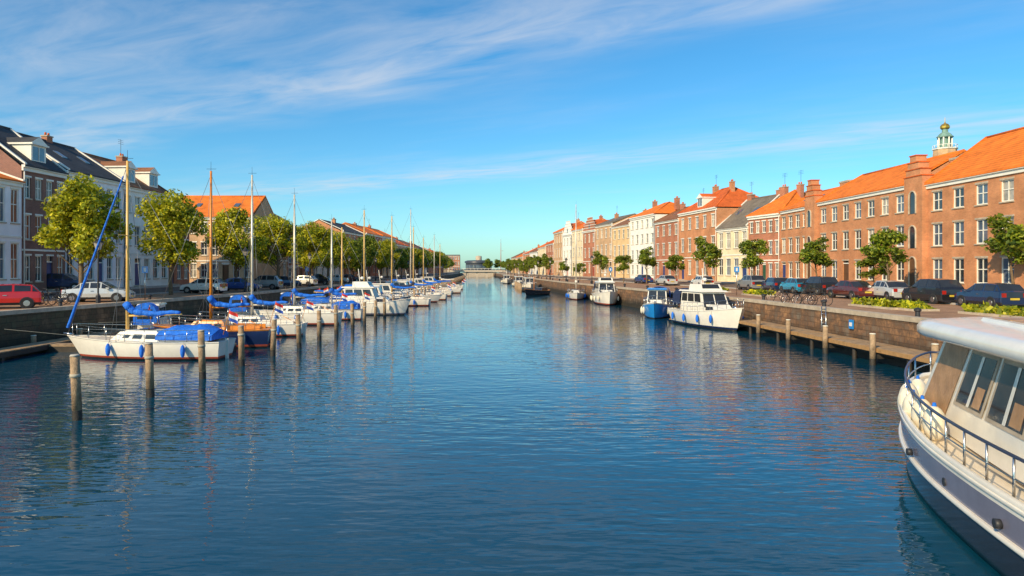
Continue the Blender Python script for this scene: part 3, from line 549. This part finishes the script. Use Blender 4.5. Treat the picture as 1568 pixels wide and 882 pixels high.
def jetty(x0,x1,y0,y1,z,name='wooden_jetty',step=4.4,ph=1.45):
    mb=MB(); y=y0
    while y<y1: mb.box(x0,x1,y+.008,y+.19,z-.05+random.uniform(-.006,.006),z+random.uniform(0,.008),WOODP if random.random()<.8 else TEAK); y+=.2
    mb.box(x0-.06,x0-.004,y0,y1,z-.2,z-.02,TEAK); mb.box(x0+.1,x0+.2,y0,y1,z-.32,z-.055,WOODD); mb.box(x1-.15,x1,y0,y1,z-.3,z-.055,WOODD)
    mb.box(x0+.75,x0+.82,y0,y1,-1,z-.06,WOODD)  # dark sheet standing in for the shade in the gap below the deck
    y=y0+.6
    while y<y1:
        mb.cyl((x0-.2,y,-1),(x0-.2,y,.3),.14,.14,WOODD,10,False); mb.cyl((x0-.2,y,.3),(x0-.2,y,ph),.14,.13,WOODP,10); mb.cyl((x0-.2,y,ph),(x0-.2,y,ph+.04),.15,.12,FEND,10); mb.box(x0,x1,y-.1,y+.1,z-.5,z-.3,WOODD)
        mb.cyl((x0+.15,y+step/2,-1),(x0+.15,y+step/2,z-.06),.11,.11,WOODD,8,False)
        y+=step
    mb.build(name)
jetty(18.55,20.0,22.6,54,.8)
jetty(-24.6,-23.4,24,60,.45,ph=.8)
for y in(37.3,44,51,58.5):
    mb=MB(); x0=lx(QL,y)+1.5; mb.box(x0,-13.5,y-.35,y+.35,.3,.42,WOODP); mb.box(x0,-13.5,y-.33,y+.33,-.1,.3,WOODD); mb.build('finger_pontoon')
mb=MB()
for z in np.arange(.2,2.2,.28): mb.cyl((20.1,39.8,z),(20.1,40.3,z),.02,.02,STEEL,5)
for y in(39.8,40.3): mb.cyl((20.1,y,0),(20.1,y,2.3),.025,.025,STEEL,6)
mb.build('quay_ladder')
mb=MB(); mb.box(20.08,20.14,36.9,37.3,1.25,1.75,BLUEH); mb.box(20.06,20.079,36.98,37.22,1.4,1.6,FW_); mb.build('quay_sign')
# ---------------------------------------------------------------- boats
def hull(mb,L,B,Fb,bands,deck,rake=.9,stern=.72,tm=.42,p=.8,NS=20,fz=(1,.93,.55,.2,.09,-.3),fw=(1,1.005,.95,.86,.82,.4),bs=.5,srake=.15,inset=.05,bowmin=.015,fl=1.5):
    def w(t):
        if t<tm: return B/2*(stern+(1-stern)*math.sin(math.pi/2*t/tm))
        return B/2*max(bowmin,math.cos(math.pi/2*(t-tm)/(1-tm))**p)
    def sh(t): return Fb*(1+bs*max(0,t-.3)**2+.2*max(0,.3-t)**2)
    def X(t,zf): return -L/2+L*t+rake*(zf-.5)*t**4-srake*(zf-.5)*(1-t)**4
    for sg in(1,-1):
        rows=[]
        for i in range(NS+1):
            t=i/NS; r=[]
            for a,b in zip(fz,fw):
                flare=1 if t<.6 else 1-(1-b)*(t-.6)*fl
                z=a*(sh(t) if a>.3 else Fb); r.append((X(t,a),sg*w(t)*b*flare,z))
            r.append((X(t,-.35),0,-.45)); rows.append(r)
        mb.grid(rows,None,mats=list(bands)+[bands[-1]])
    rows=[[(X(i/NS,1),s_*max(w(i/NS),0),sh(i/NS)-(inset if abs(s_)<1 else 0)+(.05 if s_==0 else 0)) for s_ in(-1,-.97,-.5,0,.5,.97,1)] for i in range(NS+1)]
    mb.grid(rows,deck,sm=False)
    A=[(X(0,a),w(0)*b,a*sh(0)) for a,b in zip(fz,fw)]; Bp=[(x,-y,z) for x,y,z in A]
    for k in range(len(A)-1): mb.face([A[k],A[k+1],Bp[k+1],Bp[k]],bands[min(k,len(bands)-1)])
    for sg in(1,-1): mb.path([(X(i/NS,.97),sg*(w(i/NS)+.01),sh(i/NS)-.02) for i in range(NS+1)],.035,bands[0],6)
    return w,sh,X
def tb(mb,x0,x1,w0,z0,X0,X1,w1,z1,m,wf0=None,wf1=None):
    wf0=wf0 or w0; wf1=wf1 or w1
    b=[(x0,-w0,z0),(x1,-wf0,z0),(x1,wf0,z0),(x0,w0,z0)]; t=[(X0,-w1,z1),(X1,-wf1,z1),(X1,wf1,z1),(X0,w1,z1)]
    mb.hexa(b,t,m); return b,t
def wins(mb,b,t,spec,m=BGLASS,front=True):
    for (q) in ([b[0],b[1],t[1],t[0]],[b[3],b[2],t[2],t[3]]):
        for u0,u1,v0,v1 in spec: mb.panel(q,u0,u1,v0,v1,m,.015)
    if front:
        for u0,u1 in((.05,.48),(.52,.95)): mb.panel([b[1],b[2],t[2],t[1]],u0,u1,.25,.9,m,.015)
def fenders(mb,w,sh,X,ts,m,side=(1,-1)):
    for t in ts:
        for s in side:
            y=s*(w(t)+.13); x=X(t,.7); z=sh(t); mb.sph((x,y,z*.55),(.12,.12,.32),m,8,7); mb.cyl((x,y,z*.55+.3),(x,s*w(t),z+.02),.012,.012,ROPE,4)
def rails(mb,w,sh,X,t0,t1,h,n,m=STEEL,r=.016,close=True,mid=True,inn=.06):
    ts=np.linspace(t0,t1,n)
    for s in(1,-1):
        top=[(X(t,1),s*max(w(t)-inn,.05),sh(t)+h) for t in ts]; mb.path(top,r,m,5)
        if mid: mb.path([(x,y,z-h*.45) for x,y,z in top],r*.7,m,5)
        for x,y,z in top: mb.cyl((x,y,z),(x,y,z-h),r,r,m,5)
    if close: mb.cyl((X(t1,1),w(t1)-.05,sh(t1)+h),(X(t1,1),-w(t1)+.05,sh(t1)+h),r,r,m,5)
def flag(mb,x,y,z):
    mb.cyl((x,y,z),(x-.35,y,z+1.3),.018,.015,WOODM,6)
    for i,m in enumerate((FB_,FW_,FR_)):
        pr=None
        for k in range(5):
            p=(x-.3-.11*k,y+.05*math.sin(k*1.4),z+.72+.17*i-.05*k)
            if pr: mb.face([pr,p,(p[0],p[1],p[2]+.17),(pr[0],pr[1],pr[2]+.17)],m,True)
            pr=p
def sailboat(name,loc,L,rz,mh,top=GEL,boot=REDB,cover=BLUEC,mast=MASTA,jib=None,tarp=None,deck=DECK,cabin=GEL,fend=BLUEC,B=None,Fb=.85,mx=.08,boom=.36,spread=True,jr=.10):
    mb=MB(); B=B or L*.31
    w,sh,X=hull(mb,L,B,Fb,(top if top is not BLUED else WOODM,top,top,boot,ANTI),deck,rake=L*.1)
    z=Fb-.03
    b,t=tb(mb,-L*.12,L*.24,B*.30,z,-L*.10,L*.17,B*.25,z+.48,cabin,B*.17,B*.14); wins(mb,b,t,[(.08,.3,.3,.75),(.38,.58,.3,.75),(.66,.8,.35,.7)],front=False)
    tb(mb,-L*.09,L*.15,B*.24,z+.481,-L*.085,L*.13,B*.22,z+.55,cabin,B*.13,B*.11)
    mb.box(-L*.02,L*.05,-.3,.3,z+.55,z+.62,BGLASS)
    for s in(1,-1): mb.hexa([(-L*.42,s*B*.27,z),(-L*.12,s*B*.30,z),(-L*.12,s*(B*.30-.12),z),(-L*.42,s*(B*.27-.12),z)],[(-L*.42,s*B*.26,z+.25),(-L*.12,s*B*.29,z+.3),(-L*.12,s*(B*.29-.1),z+.3),(-L*.42,s*(B*.26-.1),z+.25)],cabin)
    mb.box(-L*.4,-L*.13,-B*.2,B*.2,z+.05,z+.07,TEAK); mb.cyl((-L*.44,0,z),(-L*.3,0,z+.5),.025,.02,WOODM,6); mb.box(-L*.5-.12,-L*.5+.04,-.04,.04,-.4,Fb+.1,top)
    m0=(L*mx,0,z+.4); ht=mh; mb.cyl((m0[0],0,z),(m0[0],0,ht),.095,.06,mast,10); mb.cyl((m0[0],0,ht),(m0[0],0,ht+.55),.012,.008,DARK,4); mb.cyl((m0[0]-.3,0,ht+.12),(m0[0]+.25,0,ht+.12),.012,.012,DARK,4)
    SW=B*.28
    for f in((.62,) if spread else ()): mb.cyl((m0[0],-SW,ht*f),(m0[0],SW,ht*f),.025,.025,mast,6)
    bow=(X(1,1),0,sh(1)+.03); st=(X(0,1),0,sh(0)+.05); tp=(m0[0],0,ht*.98)
    rg=mat('rigging_wire',(.25,.25,.25),.4,.6)
    if jib:
        P0=Vector(bow)+Vector((0,0,.35)); P1=Vector(tp); k=10
        for i in range(k): mb.cyl(P0.lerp(P1,i/k*.93),P0.lerp(P1,(i+1)/k*.93),jr*(1-.65*i/k)+.02,jr*(1-.65*(i+1)/k)+.02,jib,7,False)
    mb.cyl(bow,tp,.012,.012,rg,4); mb.cyl(st,tp,.012,.012,rg,4)
    for s in(1,-1):
        segs(mb,[(m0[0]-.15,s*B*.46,Fb),(m0[0],s*SW,ht*.62),(m0[0],0,ht*.96)],.01,rg,4); mb.cyl((m0[0]+.2,s*B*.45,Fb),(m0[0],0,ht*.6),.01,.01,rg,4)
    bz=z+1.25; bl=L*boom; mb.cyl((m0[0],0,bz),(m0[0]-bl,0,bz+.08),.05,.045,mast,8)
    if cover:
        k=12; R_=lambda f:.19*(1-.55*f)*(1+.12*math.sin(f*31))
        for i in range(k):
            f0,f1=i/k,(i+1)/k; mb.cyl((m0[0]+.1-bl*f0,0,bz+.15+.04*math.sin(f0*9)+(.5*(1-f0*8) if f0<.12 else 0)),(m0[0]+.1-bl*f1,0,bz+.15+.04*math.sin(f1*9)+(.5*(1-f1*8) if f1<.12 else 0)),R_(f0),R_(f1),cover,9,i in(0,k-1))
    if tarp:
        rows=[]
        for i in range(13):
            f=i/12; xx=-L*.46+L*.36*f; hh=.75*math.sin(math.pi*min(max(f,.12),.9))**.5+.1*math.sin(f*9); rows.append([(xx,B*.36*math.cos(a)*(1+.04*math.sin(f*25+a*3)),z+.12+hh*math.sin(a)**.8*(1+.07*math.sin(f*21+a*5))) for a in np.linspace(0.001,math.pi-.001,15)])
        mb.grid(rows,tarp); mb.face(rows[0],tarp); mb.face(rows[-1],tarp)
    rails(mb,w,sh,X,.06,.96,.6,8); fenders(mb,w,sh,X,(.2,.45,.68),fend); flag(mb,X(0,1)+.1,.3,sh(0)+.3)
    mb.cyl((X(1,1)-.3,0,sh(1)+.05),(X(1,1)+.2,0,sh(1)+.1),.06,.04,STEEL)
    mb.path([(X(1,1),0,sh(1)),(X(1,1)+1.2,.6,sh(1)+.2),(X(1,1)+2.6,1.0,1.5)],.012,ROPE,4)
    return mb.build(name,loc,rz)
def cruiser(name,loc,L,rz,hullm=GEL,boot=BLUED,canopy=NAVYC,fly=True,B=None,Fb=1.0,fend=FEND,cab=GEL,roof=None,mast=True):
    mb=MB(); B=B or L*.34; roof=roof or cab
    w,sh,X=hull(mb,L,B,Fb,(GEL,hullm,hullm,boot,ANTI),DECK,rake=L*.10,stern=.88,tm=.4,p=.62,bs=.9)
    z=Fb-.03
    b,t=tb(mb,-L*.05,L*.30,B*.36,z,-L*.05,L*.22,B*.32,z+.62,cab,B*.22,B*.17); wins(mb,b,t,[(.1,.42,.3,.8),(.5,.85,.3,.75)],front=False)
    b,t=tb(mb,-L*.30,L*.13,B*.38,z,-L*.30,L*.05,B*.33,z+1.55,cab,B*.34,B*.29); wins(mb,b,t,[(.04,.30,.5,.9),(.34,.62,.5,.9),(.66,.93,.5,.9)])
    tb(mb,-L*.34,L*.09,B*.37,z+1.552,-L*.33,L*.07,B*.35,z+1.66,roof,B*.33,B*.31)
    if fly:
        b,t=tb(mb,-L*.2,L*.03,B*.28,z+1.662,-L*.2,-L*.01,B*.25,z+2.15,cab); mb.panel([b[1],b[2],t[2],t[1]],.1,.9,.3,.95,BGLASS,.02)
    if canopy:
        rows=[[(xx,B*.38*math.cos(a),z+.3+(1.45)*abs(math.sin(a))**.35) for a in np.linspace(.001,math.pi-.001,11)] for xx in np.linspace(-L*.47,-L*.31,4)]
        mb.grid(rows,canopy); mb.face(rows[0],canopy); mb.panel([(-L*.47,-B*.3,z+.6),(-L*.47,B*.3,z+.6),(-L*.47,B*.28,z+1.5),(-L*.47,-B*.28,z+1.5)],.08,.92,.2,.85,BGLASS,.02)
    if mast:
        mb.cyl((-L*.12,0,z+1.6),(-L*.15,0,z+3.4),.04,.03,TRIM); mb.cyl((-L*.14,-.5,z+2.8),(-L*.14,.5,z+2.8),.02,.02,TRIM); mb.sph((-L*.10,0,z+2.5),(.2,.2,.15),GEL)
    rails(mb,w,sh,X,.35,.97,.65,9,inn=.1); rails(mb,w,sh,X,.02,.3,.6,4,close=False); fenders(mb,w,sh,X,(.15,.4,.62,.78),fend)
    mb.sph((L*.42,0,sh(.9)+.1),(.25,.15,.1),STEEL); mb.box(-L*.54,-L*.48,-B*.38,B*.38,.22,.3,TEAK); flag(mb,X(0,1)+.1,-.4,sh(0)+.3)
    return mb.build(name,loc,rz)
PI=math.pi
def lb(px0,px1,wl):
    D=H*F/(wl-HY); x0,x1=wx(px0,D),wx(px1,D); return (x0+x1)/2,D,abs(x1-x0)
x,D,l=lb(97,345,550); sailboat('sailing_yacht',(x,D+.6,0),l*.98,PI-.06,wz(243,D),jib=BLUEC,tarp=BLUEC,mast=MASTW,Fb=.9,mx=.15,B=2.7,jr=.05)
x,D,l=lb(245,415,531); sailboat('wooden_sailing_boat',(x,D,0),l,PI+.05,wz(262,D),top=BLUED,boot=REDB,mast=WOODM,deck=WOODM,cabin=WOODM,Fb=1.05,mx=.04,fend=FEND,B=2.5)
x,D,l=lb(320,452,514); sailboat('sailing_yacht',(x,D,0),l*1.2,PI,wz(268,D),cover=BLUEC,mx=.0)
x,D,l=lb(395,512,497); sailboat('sailing_yacht',(x,D,0),l*1.15,PI-.05,wz(298,D),mast=MASTA,Fb=1.0,mx=.02)
x,D,l=lb(448,542,491); sailboat('sailing_yacht',(x,D+1,0),l*1.2,PI,wz(336,D),tarp=BLUEC,Fb=.9,mx=-.08)
x,D,l=lb(512,620,482); cruiser('motor_yacht',(x,D,0),l*1.1,-.12,Fb=1.15,canopy=None,boot=HGREY,fly=True)
for px,tp,D,L_ in [(556,322,74,8.5),(609,331,84,8.5),(632,348,93,8),(637,321,100,9.5),(655,364,114,8.5),(671,360,128,9),(679,374,150,9),(522,348,70,8)]:
    X_=wx(px,D); sailboat('sailing_yacht',(X_-.3,D,0),L_,(PI if (int(px)%2) else 0)+random.uniform(-.08,.08),wz(tp,D),cover=random.choice([BLUEC,GEL,NAVYC,BLUEC]),mast=random.choice([MASTA,MASTW,MASTW]),tarp=random.choice([None,BLUEC,None]),mx=.05)
for D,L_,c in [(79,7.5,BLUEC),(89,8,NAVYC),(107,8,None),(121,8,BLUEC),(138,8,NAVYC),(165,8,None)]:
    cruiser('motor_cruiser',(-12.2,D,0),L_,random.uniform(-.1,.1),canopy=c,fly=False,hullm=random.choice([GEL,GEL,BLUED]))
for D,x in((44,-21),(57,-20),(64,-18)): cruiser('small_cabin_boat',(x,D,0),5.2,PI*.5+.2,canopy=BLUEC,fly=False,mast=False,Fb=.7)
# right side
sailboat('sailing_yacht',(14.3,103,0),8.5,-PI/2-.1,wz(312,102),mast=MASTA,mx=.0,cover=GEL)
D=H*F/(468-HY); cruiser('motor_yacht',(wx(930,D)+.6,D+4.2,0),9.5,-PI/2-.08,Fb=1.25,boot=REDB,canopy=NAVYC,fly=True)
D=H*F/(488-HY); cruiser('blue_cabin_boat',(wx(1013,D)+.4,D+3.0,0),7.6,-PI/2-.32,hullm=BLUEH,boot=BLUEH,canopy=BLUEC,fly=False,Fb=1.05,roof=BLUEH,B=2.8,mast=False)
cruiser('motor_yacht',(17.9,53.4,0),9.0,-PI/2+.14,Fb=1.2,boot=BLUED,canopy=NAVYC,fly=True,fend=BLUEC,B=3.3)
mb=MB(); w_,s_,X_=hull(mb,9,2.6,.75,(WOODM,HDARK,HDARK,ANTI,ANTI),TEAK,rake=.8,stern=.6,bs=1.2); tb(mb,-3.2,-.6,.8,.7,-3.1,-.9,.7,1.25,HDARK); mb.cyl((1,0,.7),(1,0,3.2),.06,.04,WOODM); mb.build('dark_workboat',(wx(822,118),119,0),-PI/2-.5)
for D,x in((150,11.6),(175,10.7),(215,9)): cruiser('motor_cruiser',(x-1,D,0),9,-PI/2,canopy=NAVYC,fly=False)
mb=MB(); mb.box(-1.4,1.4,-14,14,.2,.55,WOODD)
for y in range(-13,14,4): mb.cyl((-1.5,y,-1),(-1.5,y,1.6),.16,.15,WOODP)
mb.build('wooden_landing_stage',(9.5,150,0))
# near steel cruiser
mb=MB(); L=13;B=4.7;Fb=1.25
w,sh,X=hull(mb,L,B,Fb,(GEL,HGREY,GEL,HDARK,HDARK,ANTI),GEL2,rake=.3,stern=.85,tm=.45,p=.55,NS=44,fz=(1,.90,.57,.5,.12,.03,-.3),fw=(1,1.0,.985,.985,.95,.94,.5),bs=.7,inset=.16,fl=.6)
for s in(1,-1):
    mb.path([(X(i/40,.53),s*(w(i/40)*.985+.02),sh(i/40)*.535) for i in range(41)],.045,GEL,8)
    mb.path([(X(i/40,1),s*(w(i/40)-.04),sh(i/40)+.03) for i in range(41)],.06,GEL,8)
z=1.2
b,t=tb(mb,1.5,4.6,1.25,z,1.5,4.2,1.1,z+.45,GEL2,.7,.55)
mb.panel([b[0],b[1],t[1],t[0]],.5,.7,.3,.8,BGLASS,.015); mb.box(3.0,3.6,-.3,.3,z+.451,z+.52,BGLASS)
b,t=tb(mb,-5.2,3.5,1.66,z,-5.2,1.75,1.5,z+1.95,GEL,1.5,1.42)
for q in([b[0],b[1],t[1],t[0]],[b[3],b[2],t[2],t[3]]):
    mb.panel(q,.80,.975,.16,.95,TANC,.012)
    for u0,u1 in((.615,.765),(.41,.575),(.16,.36)):
        mb.panel(q,u0-.012,u1+.012,.33,.93,STONE,.012); mb.panel(q,u0,u1,.37,.89,CGLASS,.02)
        mb.panel(q,(u0+u1)/2-.008,(u0+u1)/2+.008,.37,.89,GEL,.026); mb.panel(q,u0+.01,(u0+u1)/2-.02,.39,.6,TANC,.023)
for u0,u1 in((.04,.33),(.36,.64),(.67,.96)): mb.panel([b[1],b[2],t[2],t[1]],u0,u1,.22,.95,TANC,.015)
rows=[]
xs=list(np.linspace(-5.6,1.5,8))+[1.95,2.3,2.5,2.6]
ws=[1.95]*8+[1.9,1.76,1.45,1.0]
def ring(f,zz): return [(x_,-w_*f,zz) for x_,w_ in zip(xs,ws)]+[(x_,w_*f,zz) for x_,w_ in zip(xs[::-1],ws[::-1])]
rz_=[ring(.86,z+1.90),ring(.97,z+1.93),ring(1,z+2.0),ring(1,z+2.12),ring(.97,z+2.20),ring(.9,z+2.24),ring(.5,z+2.28)]
mb.grid([r+[r[0]] for r in rz_],GEL); mb.face(rz_[-1],GEL); mb.face(rz_[0],GEL)
mb.hexa([(-1.4,-1.1,z+2.22),(1.5,-.95,z+2.22),(1.5,.95,z+2.22),(-1.4,1.1,z+2.22)],[(-1.35,-1.05,z+2.34),(1.4,-.9,z+2.34),(1.4,.9,z+2.34),(-1.35,1.05,z+2.34)],GEL)
for k in range(3): mb.box(-1.22+k*.85,-.45+k*.85,-.8,.8,z+2.342,z+2.355,TANC)
mb.cyl((-2.2,.4,z+2.2),(-2.4,.4,z+3.0),.03,.02,STEEL)
RAILM=mat('rail_navy',(.03,.04,.09),.3,var=.1)
ts=np.linspace(.2,.985,14)
for s in(1,-1):
    top=[(X(t_,1),s*max(w(t_)-.12,.12),sh(t_)+.62) for t_ in ts]; fine=[(X(t_,1),s*max(w(t_)-.12,.12),sh(t_)+.62) for t_ in np.linspace(.2,.985,50)]
    mb.path(fine,.028,RAILM,8); mb.path([(x_,y_,z_-.31) for x_,y_,z_ in fine],.014,STEEL,6)
    for x_,y_,z_ in top: mb.cyl((x_,y_,z_),(x_,y_,z_-.62),.018,.022,STEEL,8)
mb.cyl(top[-1],(top[-1][0],-top[-1][1],top[-1][2]),.028,.028,RAILM,8)
for x_,y_ in((1.6,1.9),(2.3,1.87),(3.0,1.78),(3.75,1.55),(.8,1.93),(4.5,1.15)):
    mb.sph((x_,y_,z+.3),(.24,.2,.34),FEND,14,10); mb.cyl((x_,y_,z+.6),(x_,y_,z+.7),.05,.03,BLUEC,8)
    if x_>2.5: mb.sph((x_,-y_,z+.3),(.24,.2,.31),FEND,14,10)
mb.cyl((5.3,0,1.4),(5.3,0,1.9),.09,.12,STEEL,10)
for x_ in(-3,-1,1): mb.cyl((x_,w(.5)+.01,.86),(x_,w(.5)-.08,.86),.07,.07,DARK,12)
hx,hy=math.sin(.29),math.cos(.29)
mb.build('steel_motor_cruiser',(12.3-6.5*hx,18.2-6.5*hy,0),math.atan2(hy,hx))
# ---------------------------------------------------------------- world
SUN_EL=math.radians(30); sd=Vector((-.66,-.75,0)).normalized()
wd=bpy.data.worlds.new('World'); scene.world=wd; wd.use_nodes=True; N=wd.node_tree.nodes; L_=wd.node_tree.links; N.clear()
out=N.new('ShaderNodeOutputWorld'); bg=N.new('ShaderNodeBackground'); bg.inputs[1].default_value=.148; sk=N.new('ShaderNodeTexSky'); sk.sky_type='NISHITA'; sk.sun_disc=False; sk.sun_elevation=SUN_EL
sk.sun_rotation=math.atan2(sd.x,sd.y); sk.air_density=1.0; sk.dust_density=.6; sk.ozone_density=2.0
tm=N.new('ShaderNodeVectorMath'); tm.operation='MULTIPLY'; L_.new(sk.outputs[0],tm.inputs[0]); tm.inputs[1].default_value=(.66,1.0,1.14)
hs=N.new('ShaderNodeHueSaturation'); hs.inputs['Saturation'].default_value=1.14; hs.inputs['Value'].default_value=.97; L_.new(tm.outputs[0],hs.inputs['Color'])
tc=N.new('ShaderNodeTexCoord'); sp=N.new('ShaderNodeSeparateXYZ'); L_.new(tc.outputs['Generated'],sp.inputs[0])
def M(op,a,b=None,c=None,clamp=False):
    n=N.new('ShaderNodeMath'); n.operation=op; n.use_clamp=clamp
    for i,v in enumerate((a,b,c)):
        if v is None: continue
        if isinstance(v,(int,float)): n.inputs[i].default_value=v
        else: L_.new(v,n.inputs[i])
    return n.outputs[0]
zz=M('MAXIMUM',sp.outputs[2],.03); cxx=M('DIVIDE',sp.outputs[0],zz); cyy=M('DIVIDE',sp.outputs[1],zz)
al=M('SUBTRACT',M('MULTIPLY',cxx,.83),M('MULTIPLY',cyy,.55)); ac=M('ADD',M('MULTIPLY',cxx,.55),M('MULTIPLY',cyy,.83))
def nz(sa,sb,det,off,dist=0):
    c=N.new('ShaderNodeCombineXYZ'); L_.new(M('MULTIPLY',al,sa),c.inputs[0]); L_.new(M('MULTIPLY',ac,sb),c.inputs[1]); c.inputs[2].default_value=off
    n=N.new('ShaderNodeTexNoise'); n.inputs['Scale'].default_value=1; n.inputs['Detail'].default_value=det; n.inputs['Roughness'].default_value=.58; n.inputs['Distortion'].default_value=dist; L_.new(c.outputs[0],n.inputs['Vector']); return n.outputs['Fac']
wob=nz(.5,.5,3,5); fib=nz(1.3,3.6,7,1,.5); bigc=nz(.35,.8,3,9)
acw=M('ADD',ac,M('MULTIPLY',M('SUBTRACT',wob,.5),.8))
def band(c,wid):
    d=M('DIVIDE',M('SUBTRACT',acw,c),wid); return M('POWER',2.718,M('MULTIPLY',M('MULTIPLY',d,d),-1))
cov=M('ADD',M('ADD',band(2.6,.42),M('MULTIPLY',band(5.8,.6),1.0)),M('ADD',M('MULTIPLY',band(1.4,.7),.7),M('MULTIPLY',M('SUBTRACT',bigc,.45),1.2)))
dens=M('MULTIPLY',cov,M('MULTIPLY_ADD',fib,2.2,-.6),None,True)
dens=M('MULTIPLY',dens,.55,None,True)
fade=M('MULTIPLY',M('SUBTRACT',sp.outputs[2],.03),12,None,True); dens=M('MULTIPLY',dens,fade)
mx=N.new('ShaderNodeMix'); mx.data_type='RGBA'; L_.new(dens,mx.inputs[0]); L_.new(hs.outputs[0],mx.inputs[6]); mx.inputs[7].default_value=(5.2,5.3,5.5,1); L_.new(mx.outputs[2],bg.inputs[0]); L_.new(bg.outputs[0],out.inputs[0])
sl=bpy.data.lights.new('sun','SUN'); sl.energy=5.0; sl.angle=math.radians(.5); sl.color=(1,.80,.50); so=bpy.data.objects.new('sun',sl); scene.collection.objects.link(so)
dirv=Vector((sd.x*math.cos(SUN_EL),sd.y*math.cos(SUN_EL),math.sin(SUN_EL))); so.rotation_euler=dirv.to_track_quat('Z','Y').to_euler(); so.location=(-30,-30,40)
# ---------------------------------------------------------------- camera
cd=bpy.data.cameras.new('camera'); cam=bpy.data.objects.new('camera',cd); scene.collection.objects.link(cam); cam.location=(0,0,H); cam.rotation_euler=(math.pi/2,0,0)
cd.sensor_width=36; cd.lens=F/1568*36; cd.shift_x=(784-CX)/1568; cd.shift_y=-(441-HY)/1568; cd.clip_end=10000; cd.clip_start=.1; scene.camera=cam
scene.view_settings.view_transform='Standard'; scene.view_settings.look='None'; scene.view_settings.exposure=0
